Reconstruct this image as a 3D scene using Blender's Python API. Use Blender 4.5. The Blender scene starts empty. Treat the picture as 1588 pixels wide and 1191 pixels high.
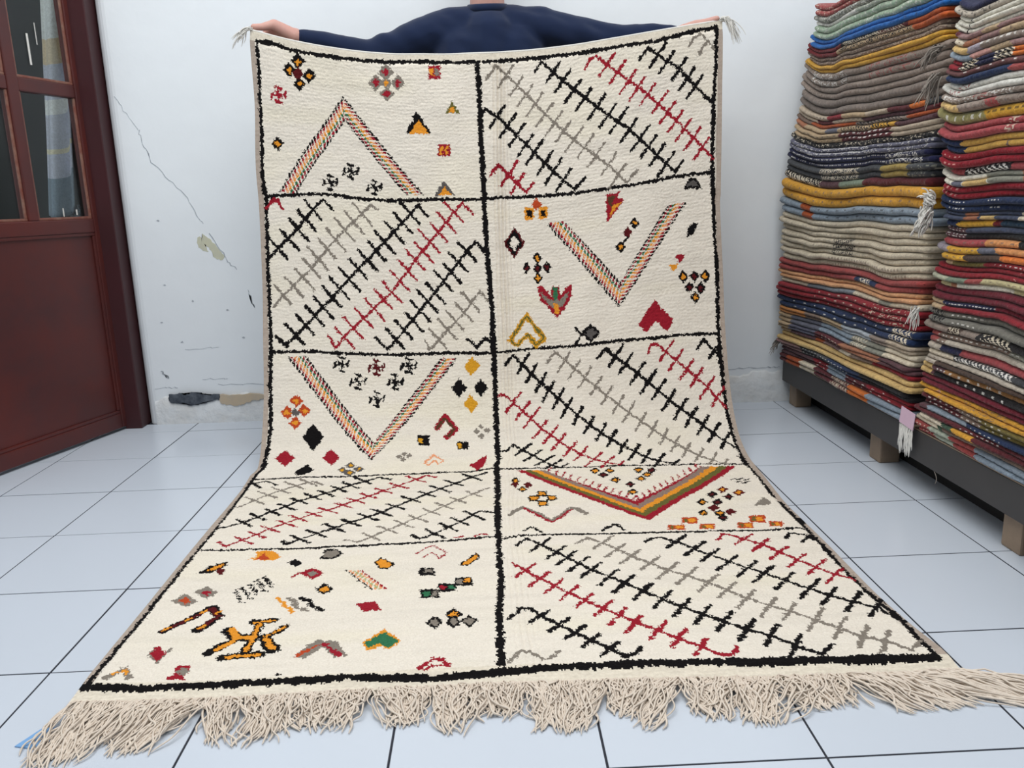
import bpy, bmesh, math, random
import numpy as np
from mathutils import Vector, Matrix
random.seed(7); rng = np.random.default_rng(11)
scene = bpy.context.scene
COL = scene.collection

# ------------------------------------------------------------------ camera, world, light, exposure
cam_data = bpy.data.cameras.new('camera'); cam = bpy.data.objects.new('camera', cam_data); COL.objects.link(cam)
cam_data.sensor_width = 36.0; cam_data.lens = 28.3020; cam_data.clip_start = 0.02
cam.location = (-0.1555, -1.0461, 0.8388); cam.rotation_euler = (1.34499, 0.03014, -0.03445)
scene.camera = cam

world = bpy.data.worlds.new('daylight'); scene.world = world; world.use_nodes = True
bg = world.node_tree.nodes['Background']; bg.inputs[0].default_value = (0.86, 0.94, 1.0, 1); bg.inputs[1].default_value = 0.37

def area(name, loc, target, size, power, color):
    d = bpy.data.lights.new(name, 'AREA'); d.shape = 'RECTANGLE'; d.size, d.size_y = size; d.energy = power; d.color = color
    o = bpy.data.objects.new(name, d); COL.objects.link(o); o.location = loc
    o.rotation_euler = (Vector(target) - Vector(loc)).to_track_quat('-Z', 'Y').to_euler()
    return o
area('ceiling_light', (-0.3, 0.1, 3.3), (-0.2, 0.5, 0.0), (3.2, 2.6), 104, (1.0, 0.995, 0.98))

vs = scene.view_settings
vs.view_transform = 'Standard'; vs.look = 'None'; vs.gamma = 1.0; vs.exposure = 0.0; vs.use_curve_mapping = False

# ------------------------------------------------------------------ helpers
def lin(c):
    c = np.asarray(c, float) / 255.0
    return np.where(c <= 0.04045, c / 12.92, ((c + 0.055) / 1.055) ** 2.4)
def link(o, parent=None):
    COL.objects.link(o)
    if parent is not None: o.parent = parent
    return o
def mesh_obj(name, verts, faces, mat=None, parent=None, smooth=False):
    me = bpy.data.meshes.new(name); me.from_pydata([tuple(map(float, v)) for v in verts], [], [tuple(map(int, f)) for f in faces]); me.update()
    if mat: me.materials.append(mat)
    if smooth: me.polygons.foreach_set('use_smooth', [True] * len(me.polygons))
    return link(bpy.data.objects.new(name, me), parent)
def quad_mesh(name, V, F, mat, parent=None, smooth=True, colors=None):
    """fast numpy mesh of quads, optional per-face colours"""
    me = bpy.data.meshes.new(name); V = np.asarray(V, np.float32); F = np.asarray(F, np.int32)
    me.vertices.add(len(V)); me.vertices.foreach_set('co', V.ravel())
    me.loops.add(F.size); me.loops.foreach_set('vertex_index', F.ravel())
    me.polygons.add(len(F)); me.polygons.foreach_set('loop_start', np.arange(0, F.size, 4, dtype=np.int32))
    me.polygons.foreach_set('use_smooth', np.full(len(F), smooth))
    me.update(calc_edges=True)
    if colors is not None:
        a = me.color_attributes.new('tint', 'FLOAT_COLOR', 'CORNER')
        c = np.ones((len(F), 4, 4), np.float32); c[:, :, :3] = np.asarray(colors, np.float32)[:, None, :]
        a.data.foreach_set('color', c.ravel())
    me.materials.append(mat); me.validate()
    return link(bpy.data.objects.new(name, me), parent)
def empty(name, loc=(0, 0, 0), rz=0.0):
    o = bpy.data.objects.new(name, None); o.location = loc; o.rotation_euler = (0, 0, rz); o.empty_display_size = 0.1
    return link(o)
def tag(o, label=None, cat=None, group=None, kind=None):
    if label: o['label'] = label
    if cat: o['category'] = cat
    if group: o['group'] = group
    if kind: o['kind'] = kind
    return o
def box(bm, x0, x1, y0, y1, z0, z1, bev=0.0, M=None, seg=2):
    r = bmesh.ops.create_cube(bm, size=1.0); vs_ = r['verts']
    for v in vs_:
        v.co = Vector(((x0 + x1) / 2 + v.co.x * (x1 - x0), (y0 + y1) / 2 + v.co.y * (y1 - y0), (z0 + z1) / 2 + v.co.z * (z1 - z0)))
    if bev > 0:
        es = list({e for v in vs_ for e in v.link_edges})
        r2 = bmesh.ops.bevel(bm, geom=es, offset=bev, segments=seg, affect='EDGES', profile=0.6)
        vs_ = list({v for f in r2['faces'] for v in f.verts} | {v for v in vs_ if v.is_valid})
    if M is not None:
        for v in vs_: v.co = M @ v.co
def bm_obj(name, bm, mat, parent=None, smooth=False):
    me = bpy.data.meshes.new(name); bm.normal_update(); bm.to_mesh(me); bm.free()
    if mat: me.materials.append(mat)
    if smooth: me.polygons.foreach_set('use_smooth', [True] * len(me.polygons))
    return link(bpy.data.objects.new(name, me), parent)
def box_obj(name, b, mat, parent=None, bev=0.003, M=None):
    bm = bmesh.new(); box(bm, *b, bev=bev, M=M); return bm_obj(name, bm, mat, parent)
def tubes(strands, radius, sides=4):
    """strands: list of (n,3) arrays -> verts, quads (tapering ends)"""
    V, F = [], []; base = 0
    for k, P in enumerate(strands):
        P = np.asarray(P, float); n = len(P); T = np.gradient(P, axis=0); T /= np.linalg.norm(T, axis=1)[:, None] + 1e-9
        up = np.array([0.31, 0.17, 0.93]); A = np.cross(T, up); A /= np.linalg.norm(A, axis=1)[:, None] + 1e-9; B = np.cross(T, A)
        r = (radius if np.isscalar(radius) else radius[k]) * np.r_[np.ones(n - 2), .8, .35]
        for j in range(sides):
            a = 2 * math.pi * j / sides; V.append(P + r[:, None] * (math.cos(a) * A + math.sin(a) * B))
        idx = base + np.arange(sides * n).reshape(sides, n)
        for j in range(sides):
            p, q = idx[j], idx[(j + 1) % sides]
            F.append(np.c_[p[:-1], q[:-1], q[1:], p[1:]])
        base += sides * n
    return np.vstack(V), np.vstack(F)
def vnoise(x, y, seed=0):
    """smooth value noise in [-1,1]"""
    x = np.asarray(x, float); y = np.asarray(y, float); xi = np.floor(x).astype(np.int64); yi = np.floor(y).astype(np.int64)
    fx = x - xi; fy = y - yi; fx = fx * fx * (3 - 2 * fx); fy = fy * fy * (3 - 2 * fy)
    def h(a, b):
        n = (a * 374761393 + b * 668265263 + seed * 1442695041) & 0xffffffff
        n = ((n ^ (n >> 13)) * 1274126177) & 0xffffffff; n = n ^ (n >> 16)
        return (n & 0xffff) / 32767.5 - 1.0
    return (h(xi, yi) * (1 - fx) + h(xi + 1, yi) * fx) * (1 - fy) + (h(xi, yi + 1) * (1 - fx) + h(xi + 1, yi + 1) * fx) * fy

# ------------------------------------------------------------------ materials (all procedural)
def mat(name, col, rough=0.6, noise=None, bump=None, spec=0.5, sheen=0.0, attr=False, metallic=0.0, object_coords=True):
    """noise=(scale, amount, second colour)  bump=(scale, strength, distance)"""
    m = bpy.data.materials.new(name); m.use_nodes = True; nt = m.node_tree; N = nt.nodes; L = nt.links
    p = N['Principled BSDF']; p.inputs['Roughness'].default_value = rough; p.inputs['Metallic'].default_value = metallic
    p.inputs['Specular IOR Level'].default_value = spec
    if sheen: p.inputs['Sheen Weight'].default_value = sheen
    tc = N.new('ShaderNodeTexCoord'); src = tc.outputs['Object']
    if attr:
        a = N.new('ShaderNodeAttribute'); a.attribute_name = 'tint'; base = a.outputs['Color']
    else:
        c = N.new('ShaderNodeRGB'); c.outputs[0].default_value = (*lin(col), 1); base = c.outputs[0]
    if noise:
        t = N.new('ShaderNodeTexNoise'); t.inputs['Scale'].default_value = noise[0]; t.inputs['Detail'].default_value = 6; t.inputs['Roughness'].default_value = 0.65
        L.new(src, t.inputs['Vector'])
        rp = N.new('ShaderNodeMapRange'); rp.inputs[1].default_value = 0.35; rp.inputs[2].default_value = 0.7; rp.inputs[4].default_value = noise[1]; L.new(t.outputs['Fac'], rp.inputs[0])
        mx = N.new('ShaderNodeMix'); mx.data_type = 'RGBA'; L.new(rp.outputs[0], mx.inputs[0]); L.new(base, mx.inputs[6])
        if attr: mx.blend_type = 'MULTIPLY'
        mx.inputs[7].default_value = (*lin(noise[2]), 1); base = mx.outputs[2]
    L.new(base, p.inputs['Base Color'])
    if bump:
        t = N.new('ShaderNodeTexNoise'); t.inputs['Scale'].default_value = bump[0]; t.inputs['Detail'].default_value = 5; L.new(src, t.inputs['Vector'])
        b = N.new('ShaderNodeBump'); b.inputs['Strength'].default_value = bump[1]; b.inputs['Distance'].default_value = bump[2]
        L.new(t.outputs['Fac'], b.inputs['Height']); L.new(b.outputs['Normal'], p.inputs['Normal'])
    return m
M_WALL = mat('painted_plaster', (236, 241, 245), 0.75, (1.6, 0.30, (222, 227, 233)), (9, 0.25, 0.01), 0.3)
M_SKIRT = mat('chipped_plaster', (226, 230, 233), 0.85, (9, 0.6, (198, 194, 188)), (26, 0.9, 0.010), 0.2)
M_PATCHDARK = mat('bare_render', (62, 68, 78), 0.8, (30, 0.7, (120, 126, 134)), (60, 0.6, 0.004), 0.2)
M_PATCHTAN = mat('old_tan_paint', (196, 178, 152), 0.8, (20, 0.6, (176, 168, 158)), None, 0.2)
M_PATCHCREAM = mat('old_cream_paint', (205, 204, 180), 0.8, (20, 0.5, (180, 184, 176)), None, 0.2)
M_CRACK = mat('crack_grey', (172, 178, 186), 0.9)
M_TILE = mat('glazed_white_tile', (200, 208, 219), 0.24, (1.1, 0.28, (190, 197, 206)), (3.0, 0.03, 0.004), 0.45)
M_GROUT = mat('dark_grout', (50, 52, 60), 0.95, (40, 0.5, (66, 68, 72)), None, 0.1)
M_DOOR = mat('varnished_red_wood', (72, 38, 38), 0.36, (3.2, 0.75, (98, 38, 30)), (14, 0.10, 0.004), 0.4)
M_DOORFRAME = mat('varnished_dark_wood', (62, 24, 28), 0.40, (5, 0.6, (52, 26, 28)), (20, 0.1, 0.003), 0.4)
M_BEAD = mat('worn_bead', (118, 62, 50), 0.5, (30, 0.8, (142, 112, 96)))
M_HINGE = mat('old_steel', (58, 54, 54), 0.45, metallic=0.7)
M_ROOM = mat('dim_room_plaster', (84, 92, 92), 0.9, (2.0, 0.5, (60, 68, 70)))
M_BENCH = mat('charcoal_painted_board', (60, 58, 58), 0.55, (3, 0.6, (72, 69, 68)), (40, 0.12, 0.002), 0.35)
M_PLY = mat('raw_plywood', (150, 132, 112), 0.7, (18, 0.6, (122, 104, 88)))
M_LEG = mat('raw_wood', (146, 126, 106), 0.7, (9, 0.8, (112, 96, 82)), (30, 0.2, 0.002))
M_PILE = mat('wool_pile', None, 0.95, (260, 0.42, (206, 201, 195)), (420, 0.5, 0.003), 0.1, 0.0, attr=True)
M_FLAT = mat('flat_weave', None, 0.9, (150, 0.40, (190, 182, 172)), (300, 0.35, 0.002), 0.15, attr=True)
M_KILIM = mat('folded_wool', None, 0.92, (120, 0.45, (176, 170, 165)), (260, 0.6, 0.003), 0.12, 0.15, attr=True)
M_BACK = mat('rug_back', (205, 196, 178), 0.95, (200, 0.5, (180, 170, 150)))
M_FRINGE = mat('fringe_yarn', (224, 212, 198), 0.95, (90, 0.6, (200, 184, 168)), None, 0.1)
M_WHITEYARN = mat('white_yarn', (222, 220, 214), 0.95, (90, 0.4, (190, 188, 182)), None, 0.1)
M_GREYYARN = mat('grey_yarn', (150, 142, 134), 0.95, (90, 0.4, (120, 114, 108)), None, 0.1)
M_NAVY = mat('navy_jersey', (24, 37, 66), 0.9, (6, 0.5, (19, 30, 54)), (300, 0.15, 0.002), 0.15, 0.2)
M_TROUSER = mat('dark_trousers', (44, 44, 50), 0.9, (20, 0.4, (34, 34, 40)))
M_SHOE = mat('black_shoe', (24, 22, 22), 0.5)
M_SKIN = mat('skin', (200, 156, 144), 0.55, (18, 0.5, (184, 134, 124)), (200, 0.08, 0.001), 0.35)
M_SKIN.node_tree.nodes['Principled BSDF'].inputs['Subsurface Weight'].default_value = 0.08
M_HAIR = mat('dark_hair', (30, 24, 22), 0.6)
M_EYE = mat('eye', (228, 224, 220), 0.2)
M_PINK = mat('pink_tag', (206, 176, 194), 0.7, (40, 0.3, (190, 160, 178)))
M_SCRAP = mat('blue_plastic', (120, 166, 214), 0.4)
def glass_mat():
    m = bpy.data.materials.new('window_glass'); m.use_nodes = True; nt = m.node_tree; N = nt.nodes; L = nt.links; N.clear()
    out = N.new('ShaderNodeOutputMaterial'); tr = N.new('ShaderNodeBsdfTransparent'); tr.inputs[0].default_value = (0.93, 0.96, 0.95, 1)
    gl = N.new('ShaderNodeBsdfGlossy'); gl.inputs['Roughness'].default_value = 0.05
    lw = N.new('ShaderNodeLayerWeight'); pw = N.new('ShaderNodeMath'); pw.operation = 'POWER'; pw.inputs[1].default_value = 4.0
    ad = N.new('ShaderNodeMath'); ad.operation = 'MULTIPLY_ADD'; ad.inputs[1].default_value = 0.7; ad.inputs[2].default_value = 0.03; mx = N.new('ShaderNodeMixShader')
    L.new(lw.outputs['Facing'], pw.inputs[0]); L.new(pw.outputs[0], ad.inputs[0]); L.new(ad.outputs[0], mx.inputs[0]); L.new(tr.outputs[0], mx.inputs[1]); L.new(gl.outputs[0], mx.inputs[2]); L.new(mx.outputs[0], out.inputs[0])
    return m
M_GLASS = glass_mat()

# ------------------------------------------------------------------ the room
WALL_Y = 2.12; T = 1.0 / 3.0
def struct(name, o): o['kind'] = 'structure'; return o
floor = struct('floor', box_obj('floor', (-3.2, 1.9, -1.7, 4.0, -0.08, -0.0011), M_GROUT, bev=0))
tag(floor, 'white glazed tile floor with thin dark joints', 'floor')
def tile_mesh(w, d):
    bm = bmesh.new(); g = 0.0020
    box(bm, -w / 2 + g, w / 2 - g, -d / 2 + g, d / 2 - g, -0.012, 0.0, bev=0.0004, seg=1)
    me = bpy.data.meshes.new('tile'); bm.to_mesh(me); bm.free(); me.materials.append(M_TILE); return me
tile_full = tile_mesh(T, T); tile_cut = tile_mesh(T, 0.12)
for i in range(-6, 8):
    for j in range(-5, 7):
        x = (i - 3 + 0.5) * T
        if x - T / 2 < -3.1: continue
        cut = j == 6
        o = bpy.data.objects.new('tile', tile_cut if cut else tile_full)
        o.location = (x, 2.0 + 0.06 if cut else (j + 0.5) * T, random.uniform(-0.0005, 0.0003))
        if i - 3 + 1 > 5: continue
        link(o, floor)

# back wall, with a rounded arris beside the doorway
bm = bmesh.new()
xs = [1.75]; ys = [WALL_Y]
outline = [(1.75, WALL_Y), (1.75, 2.36), (-1.535, 2.36)]
for k in range(7):
    a = math.pi + k * (math.pi / 2) / 6
    outline.append((-1.535 + 0.045 + 0.045 * math.cos(a), WALL_Y + 0.045 + 0.045 * math.sin(a)))
vb = [bm.verts.new((x, y, 0)) for x, y in outline]; f = bm.faces.new(vb)
r = bmesh.ops.extrude_face_region(bm, geom=[f]); bmesh.ops.translate(bm, vec=(0, 0, 2.7), verts=[g for g in r['geom'] if isinstance(g, bmesh.types.BMVert)])
bmesh.ops.recalc_face_normals(bm, faces=bm.faces)
wall_back = tag(struct('wall_back', bm_obj('wall_back', bm, M_WALL)), 'bluish white plaster wall, cracked and chipped near the floor', 'wall')
def flat_patch(name, pts, m, y, parent, thick=0.002):
    n = len(pts); V = [(x, y, z) for x, z in pts] + [(x, y + thick, z) for x, z in pts]
    F = [list(range(n))] + [[k, k + n, (k + 1) % n + n, (k + 1) % n] for k in range(n)]
    bm = bmesh.new(); vv = [bm.verts.new(v) for v in V]
    for q in F: bm.faces.new([vv[i] for i in q])
    bmesh.ops.triangulate(bm, faces=[fa for fa in bm.faces if len(fa.verts) > 4]); bmesh.ops.recalc_face_normals(bm, faces=bm.faces)
    return bm_obj(name, bm, m, parent)
def rough_pts(pts, amp, n=4, seed=1):
    r_ = random.Random(seed); out = []
    for a, b in zip(pts, pts[1:] + pts[:1]):
        for k in range(n): out.append((a[0] + (b[0] - a[0]) * k / n + r_.uniform(-amp, amp), a[1] + (b[1] - a[1]) * k / n + r_.uniform(-amp, amp)))
    return out
def crack(pts, w, seed):
    r_ = random.Random(seed); P = []
    for a, b in zip(pts[:-1], pts[1:]):
        for k in range(5): P.append((a[0] + (b[0] - a[0]) * k / 5 + r_.uniform(-.004, .004), a[1] + (b[1] - a[1]) * k / 5 + r_.uniform(-.004, .004)))
    P.append(pts[-1]); up = []; dn = []
    for i, (x, z) in enumerate(P):
        ww = w * r_.uniform(.3, 1.0); up.append((x + ww, z + ww * .6)); dn.append((x - ww, z - ww * .6))
    return flat_patch('crack', up + dn[::-1], M_CRACK, WALL_Y - 0.0012, wall_back)
crack([(-1.494, 1.249), (-1.462, 1.191), (-1.423, 1.127)], 0.0010, 1)
crack([(-1.423, 1.127), (-1.417, 1.083), (-1.39, 1.017), (-1.334, 0.95), (-1.275, 0.877), (-1.241, 0.8), (-1.226, 0.783)], 0.0014, 2)
crack([(-1.206, 0.746), (-1.165, 0.671), (-1.151, 0.639), (-1.118, 0.606)], 0.0018, 3); crack([(-1.081, 0.53), (-1.074, 0.479), (-1.064, 0.456)], 0.0012, 4)
flat_patch('peeled_patch', rough_pts([(-1.233, 0.745), (-1.197, 0.714), (-1.176, 0.681), (-1.157, 0.656), (-1.168, 0.644), (-1.197, 0.65), (-1.21, 0.68), (-1.222, 0.70), (-1.24, 0.715)], 0.003), M_PATCHCREAM, WALL_Y - 0.0008, wall_back)
flat_patch('peeled_patch', rough_pts([(-1.255, 0.73), (-1.24, 0.735), (-1.228, 0.70), (-1.215, 0.675), (-1.24, 0.684), (-1.258, 0.70)], 0.003, 3, 5), M_PATCHCREAM, WALL_Y - 0.0006, wall_back)
for x, z in ((-1.17, 0.45), (-1.3, 0.49), (-1.36, 0.33), (-1.43, 0.41), (-1.12, 0.34), (-1.395, 0.80), (-1.40, 0.555)):
    flat_patch('chip', rough_pts([(x - .006, z), (x, z + .004), (x + .006, z - .001), (x, z - .004)], .0015, 2, int(x * -999)), M_CRACK, WALL_Y - 0.001, wall_back)
# thick chipped skirting of plaster
def skirting(name, x0, x1, h, seed, lab):
    n = 90; V = []; F = []
    xs = np.linspace(x0, x1, n); top = h + 0.012 * vnoise(xs * 14, xs * 0 + seed, 3) + 0.007 * vnoise(xs * 55, xs * 0, seed)
    th = 0.010 + 0.002 * vnoise(xs * 20, xs * 0 + 5, seed)
    for x, t, d in zip(xs, top, th):
        V += [(x, WALL_Y - d, 0), (x, WALL_Y - d * 0.95, t * 0.45), (x, WALL_Y - d * 0.8, t - 0.008), (x, WALL_Y - 0.0004, t), (x, WALL_Y + 0.01, t)]
    for k in range(n - 1):
        for q in range(4): a = k * 5 + q; F.append((a, a + 5, a + 6, a + 1))
    o = mesh_obj(name, V, F, M_SKIRT, None, True); return tag(struct(name, o), lab, 'skirting')
sk = skirting('baseboard_back', -1.495, -0.90, 0.108, 2, 'rough chipped plaster skirting along the back wall')
skirting('baseboard_right', 0.62, 1.30, 0.125, 7, 'crumbling plaster skirting beside the dark bench')
crack([(-1.49, .145), (-1.44, .150), (-1.40, .146)], 0.0016, 11); crack([(-1.24, .155), (-1.15, .150), (-1.09, .152), (-0.95, .148)], 0.0018, 12); crack([(-1.455, .215), (-1.44, .200), (-1.43, .185)], 0.003, 13)
crack([(0.70, .142), (0.80, .139), (0.89, .143), (0.96, .141), (1.02, .143)], 0.0032, 14);
crack([(-1.35, .30), (-1.28, .302), (-1.22, .305)], 0.0010, 18); crack([(-1.30, .175), (-1.22, .18), (-1.20, .176)], 0.0012, 19)
DARK = [(-1.432, .12), (-1.396, .127), (-1.366, .12), (-1.34, .127), (-1.309, .124), (-1.285, .115), (-1.236, .115), (-1.239, .094), (-1.267, .093), (-1.299, .083), (-1.325, .079), (-1.351, .075), (-1.383, .087), (-1.416, .088), (-1.438, .094)]
TAN = [(-1.234, .115), (-1.188, .111), (-1.137, .114), (-1.061, .109), (-1.062, .09), (-1.109, .087), (-1.141, .074), (-1.167, .067), (-1.205, .072), (-1.235, .078)]
flat_patch('bare_patch', rough_pts(DARK, .0035, 4, 8), M_PATCHDARK, WALL_Y - 0.0125, sk, 0.010)
flat_patch('bare_patch', rough_pts(TAN, .003, 4, 9), M_PATCHTAN, WALL_Y - 0.0123, sk, 0.010)
tag(struct('wall_right', box_obj('wall_right', (1.75, 1.9, -1.7, 2.36, 0, 2.7), M_WALL, bev=0)), 'plaster wall behind the stacked rugs', 'wall')
tag(struct('wall_left', box_obj('wall_left', (-3.1, -2.95, -1.7, 2.12, 0, 2.7), M_WALL, bev=0)), 'plaster wall on the far left side', 'wall')
tag(struct('wall_door_side', box_obj('wall_door_side', (-3.1, -2.47, 2.12, 2.36, 0, 2.7), M_WALL, bev=0)), 'wall on the far side of the doorway', 'wall')
tag(struct('wall_above_door', box_obj('wall_above_door', (-2.47, -1.535, 2.12, 2.36, 2.15, 2.7), M_WALL, bev=0)), 'wall above the doorway', 'wall')
bm = bmesh.new()
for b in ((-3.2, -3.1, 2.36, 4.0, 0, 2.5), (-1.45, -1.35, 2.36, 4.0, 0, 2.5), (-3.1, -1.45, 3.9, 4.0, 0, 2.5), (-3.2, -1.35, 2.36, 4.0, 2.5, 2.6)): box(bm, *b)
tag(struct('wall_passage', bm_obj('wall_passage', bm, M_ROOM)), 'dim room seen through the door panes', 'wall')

# ------------------------------------------------------------------ door
trim = struct('trim_1', empty('trim_1', (-1.56, 2.10, 0))); tag(trim, 'dark wooden door frame beside the white wall', 'door frame')
def local(o, parent): o.matrix_parent_inverse = Matrix.Translation(parent.location).inverted(); return o
local(box_obj('frame_post', (-1.600, -1.536, 2.065, 2.20, 0, 2.15), M_DOORFRAME, trim, 0.004), trim)
local(box_obj('frame_post', (-2.46, -2.396, 2.065, 2.20, 0, 2.15), M_DOORFRAME, trim, 0.004), trim)
local(box_obj('frame_head', (-2.395, -1.601, 2.065, 2.20, 2.086, 2.15), M_DOORFRAME, trim, 0.004), trim)
ang = math.atan2(1.546 - 2.114, -1.791 + 1.599)
door = struct('door_1', empty('door_1', (-1.604, 2.098, 0), ang)); tag(door, 'red-brown wooden door with glass panes, standing ajar', 'door')
LW = 0.78; TH = 0.02   # leaf runs along +x of the door's own frame, face towards the room at +y
def dpart(name, b, m, bev=0.004, parent=None): return box_obj(name, b, m, parent or door, bev)
cols = [(0.048, 0.285), (0.328, 0.545), (0.585, 0.735)]
dpart('stile', (0.0, cols[0][0], -TH, TH, 0.012, 2.075), M_DOOR); dpart('stile', (0.735, LW, -TH, TH, 0.012, 2.075), M_DOOR)
for z0, z1 in ((0.012, 0.07), (0.765, 0.815), (2.0, 2.075)): dpart('rail', (0.048, 0.735, -TH, TH, z0, z1), M_DOOR)
for a, b in ((0.285, 0.328), (0.545, 0.585)): dpart('mullion', (a, b, -TH, TH, 0.815, 2.0), M_DOOR)
for c0, c1 in cols:
    for z0, z1 in ((1.238, 1.282), (1.655, 1.70)): dpart('glazing_bar', (c0, c1, -TH * .9, TH * .9, z0, z1), M_DOOR)
    for z0, z1 in ((0.815, 1.238), (1.282, 1.655), (1.70, 2.0)):
        dpart('pane', (c0, c1, -0.002, 0.002, z0, z1), M_GLASS, 0)
        for b in ((c0, c1, 0.006, 0.014, z0, z0 + 0.009), (c0, c0 + 0.008, 0.006, 0.014, z0 + 0.009, z1), (c1 - 0.008, c1, 0.006, 0.014, z0 + 0.009, z1)): dpart('glazing_bead', b, M_BEAD, 0.002)
dpart('panel', (0.048, 0.735, -TH * .5, TH * .45, 0.07, 0.765), M_DOOR, 0.0)
for b in ((0.048, 0.735, TH * .45, TH * .85, 0.07, 0.082), (0.048, 0.735, TH * .45, TH * .85, 0.753, 0.765), (0.048, 0.060, TH * .45, TH * .85, 0.082, 0.753), (0.723, 0.735, TH * .45, TH * .85, 0.082, 0.753)): dpart('moulding', b, M_DOOR, 0.003)
for z in (0.24, 1.10, 1.85):
    bm = bmesh.new(); bmesh.ops.create_cone(bm, cap_ends=True, segments=10, radius1=0.007, radius2=0.007, depth=0.11, matrix=Matrix.Translation((-0.006, TH + 0.004, z))); bm_obj('hinge', bm, M_HINGE, door, True)
for s0, s1, z0, z1 in ((0.20, 0.208, 1.33, 1.43), (0.165, 0.168, 1.40, 1.47), (0.10, 0.106, 0.83, 0.85), (0.16, 0.165, 0.826, 0.855)): flk = dpart('paint_fleck', (s0, s1, 0.0021, 0.0027, z0, z1), M_WHITEYARN, 0)
dpart('handle', (0.742, 0.762, TH, TH + 0.05, 0.98, 1.10), M_HINGE, 0.006)

bm = bmesh.new(); bmesh.ops.create_cone(bm, cap_ends=True, segments=12, radius1=0.014, radius2=0.014, depth=0.93, matrix=Matrix.Translation((-2.0025, 2.275, 1.925)) @ Matrix.Rotation(math.pi / 2, 4, 'Y')); rail = tag(bm_obj('curtain_rail', bm, M_HINGE, None, True), 'metal rail across the doorway carrying the striped blanket', 'rail')
# striped blanket hanging in the dim room behind the glass
n, mrow = 26, 60; V = []; Fq = []; Cc = []
for k in range(mrow + 1):
    z = 1.915 - 1.085 * k / mrow; tt = k / mrow
    xl = -1.745 - 0.135 * tt; xr = -1.665 - 0.085 * tt
    for q in range(n + 1):
        s = q / n; V.append((xl + (xr - xl) * s, 2.257 + 0.020 * math.sin(s * 9 + tt * 1.5) * min(1, 3 * tt) * (0.4 + tt), z - (0.03 * math.sin(s * 2.6) - 0.05 * s) * min(1, 3 * tt)))
stripe = [(0, (236, 238, 236)), (.40, (226, 206, 174)), (.47, (206, 208, 222)), (.60, (238, 238, 236)), (.65, (204, 206, 220)), (.755, (240, 230, 200)), (.768, (210, 212, 228)), (.86, (138, 154, 168))]
for k in range(mrow):
    c_ = [c for t0, c in stripe if t0 <= k / mrow][-1]
    for q in range(n):
        a = k * (n + 1) + q; Fq.append((a, a + 1, a + n + 2, a + n + 1)); Cc.append(lin(c_))
blanket = empty('hanging_blanket', (-1.80, 2.275, 0.8)); tag(blanket, 'grey and beige striped blanket hanging behind the glass door', 'blanket')
def loc_child(o, p): o.matrix_parent_inverse = Matrix.Translation(p.location).inverted(); return o
cl = loc_child(quad_mesh('cloth', V, Fq, M_KILIM, blanket, True, Cc), blanket); md = cl.modifiers.new('thickness', 'SOLIDIFY'); md.thickness = 0.006
st = []
for q in range(70):
    s = q / 69; x0 = -1.88 + 0.13 * s; z0 = 0.84 + 0.03 * s
    pts = [(x0 + 0.006 * math.sin(k * 1.3 + q), 2.275 + 0.02 * math.sin(s * 9 + 1.5) + random.uniform(-.004, .004), z0 - 0.011 * k) for k in range(9)]; st.append(pts)
V_, F_ = tubes(st, 0.0016, 3); fb = loc_child(quad_mesh('fringe', V_, F_, mat('slate_yarn', (110, 124, 134), 0.95), blanket), blanket); fb['kind'] = 'stuff'

# ------------------------------------------------------------------ bench
BX = 1.026
bench = empty('low_bench', (BX, 1.2, 0)); tag(bench, 'long low dark grey bench on square wooden legs carrying stacked rugs', 'bench')
def bpart(nm, b, m, bev=0.002): return loc_child(box_obj(nm, b, m, bench, bev), bench)
bpart('front_board', (BX, BX + 0.022, 0.05, 2.098, 0.092, 0.178), M_BENCH); bpart('edge_strip', (BX + 0.001, BX + 0.02, 0.05, 2.098, 0.1782, 0.1815), M_PLY, 0.0008)
bpart('top_board', (BX + 0.0225, 1.66, 0.05, 2.098, 0.160, 0.1815), M_PLY); bpart('shade_board', (1.135, 1.15, 0.05, 2.076, 0.0, 0.1595), mat('shade_black', (22, 20, 20), 0.8))  # near-black board behind the front legs is added to deepen the under-bench shade
bpart('end_board', (BX + 0.0225, 1.637, 2.0765, 2.098, 0.092, 0.1595), M_BENCH)
for y in (2.04, 1.345, 0.67, 0.10):
    for x in (BX + 0.023, 1.56): bpart('leg', (x, x + 0.064, y - 0.035, y + 0.035, 0.0, 0.1595), M_LEG, 0.005)

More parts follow.
